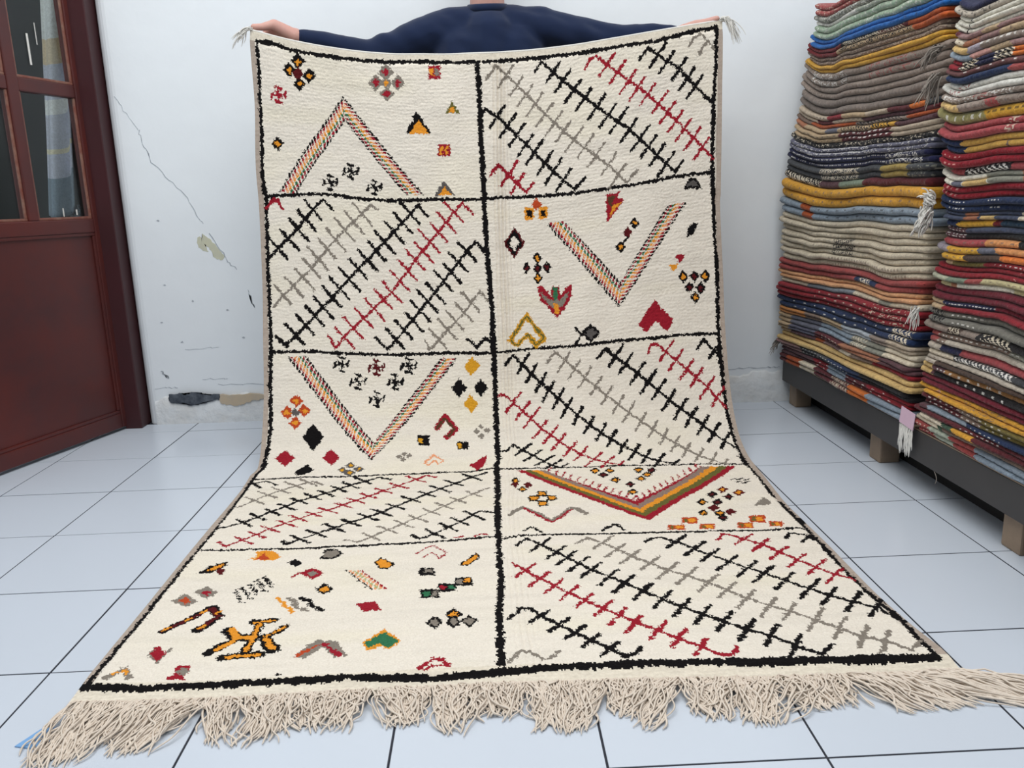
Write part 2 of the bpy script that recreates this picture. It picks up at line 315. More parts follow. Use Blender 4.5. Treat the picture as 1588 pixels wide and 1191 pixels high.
# ------------------------------------------------------------------ stacks of folded rugs
TINT = dict(rose=(160,78,76), cream=(222,210,188), stone=(146,146,134), white=(232,230,224), charcoal=(70,72,76), offwhite=(222,220,212), sage=(172,180,164),
 mint=(166,190,164), blue=(34,98,170), navy=(34,50,84), darkred=(112,32,36), black=(34,32,34), maroon=(92,36,42), rust=(172,82,40), tan=(184,160,128), umber=(128,108,96),
 beige=(188,172,152), gold=(214,164,66), taupe=(148,134,124), taupe2=(132,120,112), crimson=(138,34,44), orange=(206,112,46), plum=(92,62,68), copper=(168,112,84), slate=(104,106,120),
 violet=(98,98,116), ink=(36,38,70), khaki=(160,138,74), sagegreen=(126,140,122), ochre=(212,156,56), steel=(140,154,168), cream2=(206,194,172), brick=(158,72,70), peach=(214,160,116),
 slategrey=(124,130,138), ochre2=(186,124,66), paleblue=(176,184,192), honey=(212,180,120), mauve=(150,118,116), greige=(186,176,162), ivory=(226,222,208), lilac=(164,156,166), pink=(212,160,150),
 plumbrown=(112,74,74), olive2=(152,146,98), mustard=(216,166,60), brick2=(166,76,80), mustard2=(208,166,84), crimson2=(142,28,42), slatenavy=(74,82,104), teal=(36,60,80), peach2=(214,148,94),
 umberdark=(78,62,54), orange2=(216,120,54), olive=(118,106,58), palesage=(178,180,158), khaki2=(190,180,138), burgundy=(112,34,48), stonegreen=(118,116,108), copper2=(150,108,64), darkgreen=(60,84,66))
TINT = {k: lin(v) for k, v in TINT.items()}
def parse_segments(s):
    q = s.split(); return [(float(q[k]), q[k + 1]) for k in range(0, len(q), 2)]
def front_x(y, z, near):
    low = 0.016 * np.clip((0.42 - z) / 0.2, 0, 1)
    kz = np.clip((z - 0.25) / 0.3, 0, 1)
    if near: return 1.030 - low + kz * (0.012 * np.sin(z * 11) + 0.010 * np.sin(y * 6 + z * 4))
    return 1.032 - low - 0.052 * np.clip((y - 1.55) / 0.5, 0, 1) ** 1.6 * np.exp(-((z - 0.62) / 0.42) ** 2) + 0.008 * np.sin(z * 13) + 0.006 * np.sin(y * 7 + z * 5)
def lift(y, z, near):
    k = np.clip((z - 0.19) / 0.25, 0, 1)
    if near:
        e = np.clip((y - 0.98) / 0.10, 0, 1); up = 0.030 * e * e * np.clip((z - 0.2) / 0.8, 0.3, 1)
        return k * (up + 0.004 * np.sin(y * 8 + z * 2.2) + 0.006 * vnoise(y * 5, z * 3.7, 73) + 0.003 * vnoise(y * 13, z * 8, 74))
    e = np.clip((y - 1.74) / 0.34, 0, 1); up = 0.105 * e ** 2.1 * np.clip((z - 0.50) / 0.7, 0.05, 1)
    return k * (up + 0.004 * np.sin(y * 6.5 + z * 2.0) + 0.0085 * vnoise(y * 4.6, z * 3.7, 71) + 0.0034 * vnoise(y * 13, z * 8, 72))
def folded_rug(idx, z0, z1, nl, segs, overlays, label, group, near, y_back, y_front):
    r_ = np.random.default_rng(1000 * near + idx); segs = parse_segments(segs)
    NY = 190; root = empty('folded_rug', (1.3, (y_back + y_front) / 2, z0)); tag(root, label, 'rug', group)
    hh = (z1 - z0) / nl
    for k in range(nl):
        za = z1 - (k + 1) * hh; zc = za + hh / 2
        yb = y_back + r_.uniform(-0.034, 0.004); yf = y_front + r_.uniform(-0.004, 0.02)
        t = np.linspace(0, 1, NY); y = yb + (yf - yb) * t
        end = np.minimum(np.minimum(t, 1 - t) * abs(yf - yb) / 0.014, 1); puff = np.sqrt(1 - (1 - end) ** 2) * 0.55 + 0.45
        xf = front_x(y, zc, near) + r_.uniform(-0.007, 0.007) + 0.004 * np.sin(y * r_.uniform(8, 16) + r_.uniform(0, 6)) + 0.012 * (1 - end)
        h = hh * 0.985 * puff * (1 + 0.0 * t)
        ang_ = np.linspace(-math.pi / 2, math.pi / 2, 9); rr = min(hh * 0.85, 0.019)
        prof = [(0.50, -1.0), (0.10, -1.0)] + [(rr * (1 - math.cos(a)), math.copysign(abs(math.sin(a)) ** 0.95, a)) for a in ang_] + [(0.10, 1.0), (0.50, 1.0)]
        m_ = len(prof); V = np.zeros((NY, m_, 3)); row = np.zeros(m_)
        fuzz = 0.0010 * r_.standard_normal((NY, m_))
        for q, (dx, s) in enumerate(prof):
            z = zc + s * h / 2
            V[:, q, 0] = xf + dx + fuzz[:, q]; V[:, q, 1] = y; V[:, q, 2] = z + lift(y, z, near); row[q] = s
        col = np.zeros((NY, m_, 3))
        for q in range(m_):
            wob = t + 0.006 * np.sin(row[q] * 2 + idx)
            for t0, c in segs: col[wob >= t0, q] = TINT[c]
        for ov in overlays:
            kind = ov[0]; c = TINT[ov[1]]
            if kind == 'speck':
                a, b = (ov[3], ov[4]) if len(ov) > 3 else (0, 1)
                mk = (r_.random((NY, m_)) < ov[2]) & ((t >= a) & (t <= b))[:, None]; col[mk] = 0.25 * col[mk] + 0.75 * c
            elif kind in ('fill', 'fill2'):
                if kind == 'fill2' and k != 1: continue
                mk = (t >= ov[2]) & (t <= ov[3]); col[mk] = c
            elif kind in ('check', 'check2'):
                if kind == 'check2' and k != 1: continue
                per = ov[4] / 1000.0 / abs(yf - yb)
                ph = (t[:, None] / per + row[None, :] * 0.7); mk = ((ph % 1.0) < 0.5) & ((t >= ov[2]) & (t <= ov[3]))[:, None] & (np.abs(row)[None, :] < 0.97) & (r_.random((NY, m_)) < 0.9); col[mk] = c
            elif kind == 'dash':
                per = ov[4] / 1000.0 / abs(yf - yb); ph = t / per + r_.uniform(0, 1)
                on = ((ph % 1.0) < ov[5]) & (t >= ov[2]) & (t <= ov[3]) & (r_.random(NY) < 0.93)
                mk = on[:, None] & (np.abs(row - ov[6])[None, :] < 0.30); col[mk] = 0.3 * col[mk] + 0.7 * c
        col *= (0.95 + 0.05 * r_.standard_normal((NY, 1, 1)) + 0.06 * r_.standard_normal((NY, m_, 1)) + 0.08 * vnoise(t * 24, t * 0 + idx, k)[:, None, None])
        idxg = np.arange(NY * m_).reshape(NY, m_)
        F = np.stack([idxg[:-1, :-1], idxg[:-1, 1:], idxg[1:, 1:], idxg[1:, :-1]], -1).reshape(-1, 4)
        fc = np.clip((col[:-1, :-1] + 0) , 0, 1).reshape(-1, 3)
        caps = []; cc = []
        for e in (0, NY - 1):
            for q in range(m_ // 2):
                p = [idxg[e, q], idxg[e, q + 1], idxg[e, m_ - 2 - q], idxg[e, m_ - 1 - q]]
                if len(set(p)) < 4: continue
                caps.append(p if e else p[::-1]); cc.append(col[e, q] * 0.9)
        F = np.vstack([F, np.array(caps)]); fc = np.vstack([fc, np.clip(np.array(cc), 0, 1)])
        loc_child(quad_mesh('fold', V.reshape(-1, 3), F, M_KILIM, root, True, fc), root)
    return root
def stack(table, near, y_back, y_front, where):
    prev = None; out = []
    for i, (z0, z1, nl, segs, ov, short) in enumerate(table):
        if prev is None: lab = 'folded %s rug, topmost in view of the %s stack' % (short, where)
        else: lab = 'folded %s rug, %s stack, right below the %s one' % (short, where, prev)
        zc = (z0 + z1) / 2
        yb = y_back if near else y_back - 0.10 * np.clip((zc - 1.12) / 0.28, 0, 1)
        out.append(folded_rug(i, z0, z1, nl, segs, ov, lab, 'folded rugs in the %s stack' % where, near, yb, y_front)); prev = short
    return out
BACK_STACK = [
(1.3959,1.4323,2,'0 rose',[('speck', 'cream', 0.12)],'dusty rose'),
(1.3766,1.3959,1,'0 stone',[('speck', 'white', 0.3), ('speck', 'charcoal', 0.2)],'flecked stone grey'),
(1.3632,1.3766,1,'0 offwhite .42 sage',[('speck', 'white', 0.15)],'pale sage'),
(1.3208,1.3632,2,'0 mint',[('speck', 'white', 0.2), ('speck', 'sage', 0.3)],'mint green shaggy'),
(1.2899,1.3208,2,'0 blue',[('dash', 'navy', 0.7, 0.85, 60, 0.3, 0)],'bright blue'),
(1.2764,1.2899,1,'0 darkred .35 black .62 maroon .8 rust',[('check', 'cream', 0.38, 0.78, 14)],'red and black checked'),
(1.2609,1.2764,1,'0 darkred .3 tan .82 rust',[('check', 'black', 0.33, 0.82, 11)],'tan and black woven'),
(1.2338,1.2609,2,'0 umber',[('speck', 'beige', 0.25)],'flecked brown'),
(1.2085,1.2338,2,'0 gold',[],'golden yellow'),
(1.1638,1.2085,2,'0 taupe',[('speck', 'white', 0.25, 0.08, 0.4), ('speck', 'rose', 0.2, 0.55, 0.85)],'patterned taupe'),
(1.1228,1.1638,2,'0 taupe',[('speck', 'umber', 0.12, 0.1, 0.5)],'plain taupe'),
(1.0699,1.1228,2,'0 taupe2',[],'thick dark taupe'),
(1.0542,1.0699,1,'0 beige .28 crimson .4 tan .57 beige .7 maroon .83 orange .92 charcoal',[('dash', 'black', 0.1, 0.28, 30, 0.3, 0)],'beige and crimson kilim'),
(1.0405,1.0542,1,'0 beige .2 maroon .34 beige .55 plum .8 maroon',[('dash', 'black', 0.36, 0.55, 26, 0.4, 0)],'beige and plum kilim'),
(1.0287,1.0405,1,'0 umber .15 rust .5 taupe .82 rust',[('check', 'black', 0.5, 0.8, 22)],'rust and taupe kilim'),
(1.0110,1.0287,1,'0 copper .1 tan .3 slate .4 tan .62 gold .76 plum',[('check', 'black', 0.42, 0.72, 16)],'copper and gold kilim'),
(0.9834,1.0110,2,'0 tan .4 maroon .74 beige',[('dash', 'white', 0.42, 0.72, 34, 0.5, 0.2), ('dash', 'black', 0.05, 0.4, 40, 0.4, -0.3)],'tan and maroon striped'),
(0.9657,0.9834,1,'0 black',[('speck', 'cream', 0.22)],'black and white flecked'),
(0.9380,0.9657,2,'0 violet',[('speck', 'white', 0.15), ('dash', 'white', 0.25, 0.6, 90, 0.8, 0.4)],'slate violet'),
(0.9024,0.9380,2,'0 ink',[('dash', 'white', 0.05, 0.72, 12, 0.45, 0), ('speck', 'white', 0.4, 0.72, 0.95)],'navy dotted'),
(0.8647,0.9024,2,'0 charcoal',[('check', 'cream', 0.3, 0.55, 12), ('fill', 'khaki', 0.7, 0.88), ('speck', 'stone', 0.15, 0.88, 1)],'charcoal and khaki'),
(0.8388,0.8647,1,'0 black .3 plum .44 sagegreen .6 maroon',[('check', 'cream', 0.02, 0.3, 18)],'sage and maroon'),
(0.7770,0.8388,2,'0 ochre',[('dash', 'umber', 0.05, 0.95, 55, 0.2, 0.1)],'ochre yellow'),
(0.7310,0.7770,2,'0 steel',[('dash', 'charcoal', 0.3, 0.95, 60, 0.25, 0), ('fill', 'rust', 0.17, 0.24)],'steel blue'),
(0.6728,0.7310,3,'0 cream2',[],'plain cream'),
(0.6164,0.6728,3,'0 cream2',[('check', 'black', 0.38, 0.52, 14)],'cream black-figured'),
(0.5759,0.6164,2,'0 cream2',[('dash', 'umber', 0.35, 0.9, 18, 0.35, -0.2)],'cream fine-striped'),
(0.5395,0.5759,2,'0 brick',[('fill2', 'navy', 0.56, 0.72), ('check2', 'cream', 0.6, 0.68, 16)],'brick red'),
(0.5110,0.5395,2,'0 peach',[],'soft peach'),
(0.4927,0.5110,1,'0 cream2 .2 slategrey .55 cream2 .74 stone .82 cream2',[],'cream and slate'),
(0.4377,0.4927,3,'0 crimson',[('dash', 'cream', 0.3, 0.95, 70, 0.2, 0), ('speck', 'cream', 0.1, 0.7, 0.95)],'crimson white-figured'),
(0.3989,0.4377,2,'0 navy',[('dash', 'white', 0.1, 0.85, 75, 0.2, 0.1), ('check', 'cream', 0.86, 0.97, 18)],'navy white-figured'),
(0.3763,0.3989,2,'0 ochre2 .22 umber .34 tan .5 paleblue .74 taupe .86 beige',[],'ochre and grey patchwork'),
(0.3415,0.3763,2,'0 tan .12 slate .34 steel .6 stone .85 cream',[('check', 'cream', 0.6, 0.72, 20)],'slate and stone kilim'),
(0.3188,0.3415,2,'0 tan .1 violet .3 maroon .52 copper .82 plum',[('dash', 'cream', 0.35, 0.5, 30, 0.4, 0)],'violet and copper kilim'),
(0.3044,0.3188,1,'0 tan .1 plum .3 rust .36 mauve .5 cream .6 umber .76 crimson',[],'many-coloured thin'),
(0.2694,0.3044,2,'0 honey',[],'honey beige'),
(0.2426,0.2694,2,'0 mauve .2 charcoal .45 navy .7 black',[('dash', 'white', 0.2, 0.6, 26, 0.4, 0)],'charcoal and navy'),
(0.2157,0.2426,2,'0 plum .3 crimson .42 steel .58 maroon .75 crimson',[('dash', 'white', 0.3, 0.9, 60, 0.25, 0)],'plum and crimson'),
(0.1825,0.2157,2,'0 maroon .08 rust .2 cream .32 maroon .48 beige .62 orange .76 steel',[('check', 'maroon', 0.48, 0.62, 18)],'beaded maroon'),
]
NEAR_STACK = [
(1.2517,1.2692,1,'0 ink',[],'near-black navy'),
(1.2357,1.2517,1,'0 greige',[('speck', 'black', 0.2, 0.0, 0.2)],'grey-beige speckled'),
(1.1976,1.2357,3,'0 ivory',[('fill', 'black', 0.07, 0.075)],'ivory white'),
(1.1844,1.1976,1,'0 maroon .03 mauve .14 tan .2 mauve .32 copper',[],'mauve and copper'),
(1.1668,1.1844,1,'0 cream .05 copper .12 mauve .2 tan .3 honey',[('speck', 'umber', 0.1)],'tan mottled'),
(1.1492,1.1668,1,'0 honey .08 lilac .14 taupe .3 stone',[('dash', 'white', 0.13, 0.3, 22, 0.5, 0.2)],'honey and white-dashed'),
(1.1330,1.1492,1,'0 steel .1 pink .18 tan .26 mauve .32 honey',[('dash', 'umber', 0.2, 0.26, 12, 0.5, 0)],'steel and tan'),
(1.1110,1.1330,2,'0 crimson .06 black .13 ink .22 black .27 orange',[('check', 'cream', 0.06, 0.13, 16), ('check', 'cream', 0.2, 0.28, 18)],'crimson and orange banded'),
(1.0962,1.1110,1,'0 plumbrown',[('dash', 'white', 0.05, 0.42, 45, 0.22, 0)],'plum white-dotted'),
(1.0800,1.0962,1,'0 navy .27 rose .34 charcoal',[],'dark navy'),
(1.0475,1.0800,2,'0 offwhite',[('speck', 'rose', 0.4, 0.05, 0.1)],'off-white'),
(1.0327,1.0475,1,'0 taupe',[('speck', 'white', 0.3, 0.02, 0.3), ('speck', 'rose', 0.3, 0.14, 0.2), ('speck', 'rose', 0.3, 0.34, 0.42)],'taupe rose-flecked'),
(1.0120,1.0327,1,'0 honey .09 taupe .2 rose .24 taupe .38 honey',[('speck', 'umber', 0.15)],'taupe and honey'),
(0.9838,1.0120,1,'0 olive2 .2 mustard .37 rust',[('dash', 'white', 0.03, 0.19, 30, 0.3, -0.2), ('dash', 'black', 0.2, 0.36, 24, 0.5, 0.1)],'olive and mustard dotted'),
(0.9496,0.9838,2,'0 brick2',[('speck', 'cream', 0.4, 0.29, 0.32)],'rose brick'),
(0.9183,0.9496,2,'0 navy .1 mustard2',[('fill2', 'umber', 0.275, 0.285)],'mustard navy-ended'),
(0.8855,0.9183,2,'0 crimson2',[('dash', 'pink', 0.02, 0.09, 20, 0.4, 0)],'bright crimson'),
(0.8675,0.8855,1,'0 umber .06 brick2 .12 black .31 brick2',[('check', 'white', 0.13, 0.3, 20)],'black and white zigzag'),
(0.8406,0.8675,2,'0 ivory .2 stone .33 copper',[('fill2', 'slate', 0.05, 0.09), ('fill2', 'honey', 0.1, 0.2)],'ivory and stone'),
(0.8076,0.8406,2,'0 crimson2',[('dash', 'pink', 0.01, 0.08, 18, 0.4, 0.2)],'deep crimson'),
(0.7745,0.8076,2,'0 navy',[('dash', 'white', 0.05, 0.12, 14, 0.4, 0.1), ('dash', 'white', 0.22, 0.27, 12, 0.5, -0.1), ('dash', 'white', 0.38, 0.42, 14, 0.5, 0.3)],'navy dash-figured'),
(0.7549,0.7745,2,'0 slatenavy',[('fill', 'copper', 0.1, 0.15), ('fill2', 'honey', 0.16, 0.22), ('fill', 'cream', 0.32, 0.36)],'slate navy patched'),
(0.7368,0.7549,1,'0 navy .06 mustard .21 darkred .24 teal',[],'mustard and teal'),
(0.7066,0.7368,2,'0 plum .1 slatenavy',[('dash', 'white', 0.0, 0.1, 16, 0.5, 0.3), ('dash', 'white', 0.0, 0.1, 14, 0.5, -0.4), ('fill2', 'black', 0.1, 0.5)],'slate and black'),
(0.6869,0.7066,1,'0 brick2 .2 peach2 .33 black',[('dash', 'umber', 0.05, 0.33, 36, 0.3, 0)],'peach and black'),
(0.6688,0.6869,1,'0 lilac .06 mustard .2 slate .27 peach2',[('dash', 'umber', 0.07, 0.2, 24, 0.4, 0)],'mustard and slate'),
(0.6506,0.6688,1,'0 mustard .12 umberdark .28 orange2',[('dash', 'umber', 0.02, 0.12, 30, 0.3, 0)],'mustard and brown'),
(0.6369,0.6506,1,'0 tan .05 olive .2 crimson',[('dash', 'white', 0.24, 0.42, 20, 0.4, 0)],'olive and crimson'),
(0.6096,0.6369,2,'0 crimson',[('speck', 'pink', 0.1, 0.36, 0.39)],'plain crimson'),
(0.5959,0.6096,1,'0 palesage .08 sagegreen .17 rose .24 khaki2',[('dash', 'umber', 0.26, 0.42, 22, 0.3, 0)],'sage and khaki'),
(0.5822,0.5959,1,'0 khaki2 .06 copper .09 ivory .34 khaki2',[],'ivory copper-ended'),
(0.5471,0.5822,2,'0 burgundy',[],'burgundy'),
(0.5211,0.5471,2,'0 tan .07 ink .3 burgundy',[('dash', 'white', 0.08, 0.3, 14, 0.5, 0), ('fill2', 'crimson', 0.06, 1)],'ink white-stitched'),
(0.4859,0.5211,2,'0 stonegreen',[('check', 'black', 0.02, 0.08, 12), ('dash', 'white', 0.12, 0.26, 24, 0.45, 0)],'grey-green'),
(0.4644,0.4859,1,'0 taupe .13 umberdark .2 taupe .28 black',[('check', 'cream', 0.13, 0.19, 14), ('check', 'cream', 0.3, 0.42, 18)],'taupe and black figured'),
(0.4337,0.4644,2,'0 rose .05 umber .38 stone',[('dash', 'white', 0.05, 0.42, 22, 0.45, 0), ('fill2', 'greige', 0.1, 1)],'brown white-stitched'),
(0.4121,0.4337,1,'0 greige .07 ink .17 brick2',[],'ink and rose'),
(0.3967,0.4121,1,'0 cream .13 charcoal',[('check', 'white', 0.14, 0.42, 16)],'cream and charcoal checked'),
(0.3736,0.3967,2,'0 greige',[('dash', 'umber', 0.03, 0.1, 18, 0.4, 0), ('fill2', 'umberdark', 0.06, 1)],'greige and dark brown'),
(0.3411,0.3736,2,'0 honey .07 plum .14 copper2',[('dash', 'white', 0.07, 0.14, 18, 0.4, 0), ('fill2', 'black', 0.08, 1), ('dash', 'white', 0.16, 0.42, 40, 0.25, -0.2)],'honey and black'),
(0.3132,0.3411,2,'0 burgundy',[],'dark wine red'),
(0.2900,0.3132,2,'0 ochre',[('speck', 'pink', 0.35, 0.1, 0.12), ('speck', 'umber', 0.2, 0.22, 0.42)],'warm ochre'),
(0.2620,0.2900,2,'0 maroon .2 umber .3 olive',[('dash', 'white', 0.03, 0.42, 26, 0.4, 0)],'maroon white-dashed'),
(0.2387,0.2620,2,'0 plum .05 steel .24 navy',[('fill2', 'maroon', 0.0, 1), ('dash', 'white', 0.25, 0.42, 20, 0.4, 0)],'steel and maroon'),
(0.2122,0.2387,2,'0 cream .14 darkgreen .2 ochre .3 maroon',[('fill2', 'umber', 0.16, 1)],'cream and green'),
(0.1825,0.2122,2,'0 brick .1 sage .2 brick .31 steel',[('dash', 'cream', 0.02, 0.1, 16, 0.4, 0.1)],'brick and sage'),
]

rugs_back = stack(BACK_STACK, False, 2.088, 1.112, 'back')
rugs_near = stack(NEAR_STACK, True, 1.088, 0.16, 'near')

def tassel(parent, start, direction, n, length, spread, m, rad=0.0018, droop=0.6, name='fringe'):
    st = []; d = Vector(direction).normalized()
    for k in range(n):
        s = Vector(start) + Vector([random.uniform(-spread, spread) for _ in range(3)]) * 0.6
        e = d + Vector([random.uniform(-.35, .35) for _ in range(3)]); L_ = length * random.uniform(.6, 1.1); ph = random.uniform(0, 6)
        st.append([(s.x + e.x * L_ * t + 0.004 * math.sin(5 * t + ph), s.y + e.y * L_ * t + 0.004 * math.cos(4 * t + ph), s.z + e.z * L_ * t - droop * L_ * t * t) for t in np.linspace(0, 1, 9)])
    V, F = tubes(st, rad, 4); o = loc_child(quad_mesh(name, V, F, m, parent), parent); o['kind'] = 'stuff'; return o
tassel(rugs_back[23], (0.998, 1.045, 0.80), (-.15, .10, .5), 40, 0.04, 0.014, M_WHITEYARN, 0.0026, 0.6)
tassel(rugs_back[23], (0.996, 1.050, 0.785), (-.10, .30, -.6), 46, 0.032, 0.018, M_WHITEYARN, 0.0026, 0.5)
tassel(rugs_back[24], (0.996, 1.060, 0.755), (-.1, .25, -.3), 40, 0.026, 0.016, M_WHITEYARN, 0.0024, 0.6)
tassel(rugs_back[10], (1.004, 1.080, 1.175), (-.10, .45, -.05), 30, 0.05, 0.016, M_GREYYARN, 0.0022, 0.5)
tassel(rugs_back[11], (1.004, 1.080, 1.11), (-.10, .25, -.3), 26, 0.045, 0.016, M_GREYYARN, 0.0022, 0.6)
tassel(rugs_back[29], (1.000, 1.075, 0.52), (-.1, .05, -.3), 22, 0.028, 0.014, M_WHITEYARN, 0.0016, 0.8)
tassel(rugs_back[36], (1.000, 2.072, 0.262), (-.5, .3, -.3), 26, 0.03, 0.016, M_GREYYARN, 0.0014, 1.0)
# pink paper tag with a white fringe hanging over the board
tagv = [(1.012, 1.135, 0.232), (1.012, 1.060, 0.226), (1.008, 1.060, 0.180), (1.008, 1.135, 0.186)]
pk = mesh_obj('paper_tag', tagv + [(x + .0015, y, z) for x, y, z in tagv], [(0, 1, 2, 3), (7, 6, 5, 4), (0, 4, 5, 1), (1, 5, 6, 2), (2, 6, 7, 3), (3, 7, 4, 0)], M_PINK, rugs_back[-1]); loc_child(pk, rugs_back[-1])
st = []
for k in range(34):
    y = 1.065 + 0.066 * k / 33 + random.uniform(-.002, .002); L_ = random.uniform(.05, .088); sw = random.uniform(-.014, .006)
    st.append([(1.0125 - 0.006 * math.sin(t * 2), y + sw * t + .003 * math.sin(6 * t + k), 0.184 - L_ * t) for t in np.linspace(0, 1, 9)])
V_, F_ = tubes(st, 0.0017, 4); o = loc_child(quad_mesh('fringe', V_, F_, M_WHITEYARN, rugs_back[-1]), rugs_back[-1]); o['kind'] = 'stuff'
# loose yarn end hanging under the board
o = empty('loose_yarn', (1.03, 0.9, 0.09)); tag(o, 'thin loose yarn end dangling under the dark bench board', 'yarn')
V_, F_ = tubes([[(1.028, 0.975 - 0.012 * math.sin(t * 3) - .01 * t, 0.094 - 0.036 * t) for t in np.linspace(0, 1, 10)]], 0.0012, 4); loc_child(quad_mesh('strand', V_, F_, M_GREYYARN, o), o)

# ------------------------------------------------------------------ the big rug
# ---- rug sheet: cross-section profile (depth, height), and pchip helper ----
PROFILE = [(0.00,.012),(0.60,.012),(1.10,.012),(1.22,.014),(1.32,.024),(1.41,.060),(1.49,.130),(1.555,.235),
           (1.60,.36),(1.66,.60),(1.70,.88),(1.72,1.15),(1.73,1.50)]
def pchip(xs, ys):
    xs=np.asarray(xs,float); ys=np.asarray(ys,float); h=np.diff(xs); d=np.diff(ys)/h
    m=np.zeros(len(xs)); m[0]=d[0]; m[-1]=d[-1]
    for k in range(1,len(xs)-1):
        if d[k-1]*d[k]>0:
            w1=2*h[k]+h[k-1]; w2=h[k]+2*h[k-1]; m[k]=(w1+w2)/(w1/d[k-1]+w2/d[k])
    def f(x):
        x=np.clip(np.asarray(x,float),xs[0],xs[-1]); k=np.clip(np.searchsorted(xs,x)-1,0,len(xs)-2)
        t=(x-xs[k])/h[k]
        return ((1+2*t)*(1-t)**2*ys[k]+t*(1-t)**2*h[k]*m[k]+t*t*(3-2*t)*ys[k+1]+t*t*(t-1)*h[k]*m[k+1])
    return f
def make_profile():
    P=np.array(PROFILE); L=np.r_[0,np.cumsum(np.hypot(*np.diff(P,axis=0).T))]
    t=np.linspace(0,L[-1],1500); Y=pchip(L,P[:,0])(t); Z=pchip(L,P[:,1])(t)
    s=np.r_[0,np.cumsum(np.hypot(np.diff(Y),np.diff(Z)))]
    return s,Y,Z

RUG_W, RUG_H = 1.5456, 2.5617
RUG_LEFT = [(-0.9058, 0.0), (-0.9058, 0.2173), (-0.9103, 0.316), (-0.9107, 0.4974), (-0.9147, 0.8766), (-0.9087, 1.3405), (-0.8923, 1.3786), (-0.8995, 1.5194), (-0.9026, 1.6856), (-0.9036, 1.8224), (-0.8972, 2.3033), (-0.8979, 2.3615), (-0.8837, 2.6164), (-0.8814, 2.7792), (-0.877, 2.8177)]
RUG_RIGHT = [(0.6497, 0.0), (0.6497, 0.1874), (0.6537, 0.2447), (0.6417, 0.3489), (0.634, 0.4993), (0.636, 0.7076), (0.6334, 0.9579), (0.649, 1.2407), (0.6469, 1.3303), (0.6428, 1.4506), (0.6431, 1.5707), (0.6439, 1.7059), (0.644, 1.9752), (0.638, 2.2459), (0.6407, 2.2683), (0.6434, 2.5763), (0.6419, 2.7581), (0.6389, 2.8013)]
RUG_ROW_W = [0.0, 0.24109, 0.43262, 0.61538, 0.8167, 1.0]
RUG_ROWS = [[0.2174, 0.2094, 0.2074, 0.2085, 0.2104, 0.2114, 0.2106, 0.2074, 0.2022, 0.1959, 0.1897, 0.186, 0.1873], [0.8299, 0.8184, 0.8165, 0.82, 0.8254, 0.8302, 0.8326, 0.8318, 0.8275, 0.8205, 0.8122, 0.8051, 0.8023], [1.3136, 1.3133, 1.3149, 1.3171, 1.3192, 1.3203, 1.32, 1.3181, 1.3146, 1.3095, 1.3033, 1.2965, 1.29], [1.7929, 1.7869, 1.7791, 1.7715, 1.7658, 1.7629, 1.7634, 1.7672, 1.7739, 1.7824, 1.7912, 1.7984, 1.8012], [2.3041, 2.3033, 2.2959, 2.2861, 2.2771, 2.2712, 2.2701, 2.2743, 2.2837, 2.2971, 2.3126, 2.3275, 2.3379], [2.8201, 2.785, 2.7593, 2.742, 2.7323, 2.7291, 2.7316, 2.7388, 2.7499, 2.764, 2.7802, 2.7976, 2.8153]]
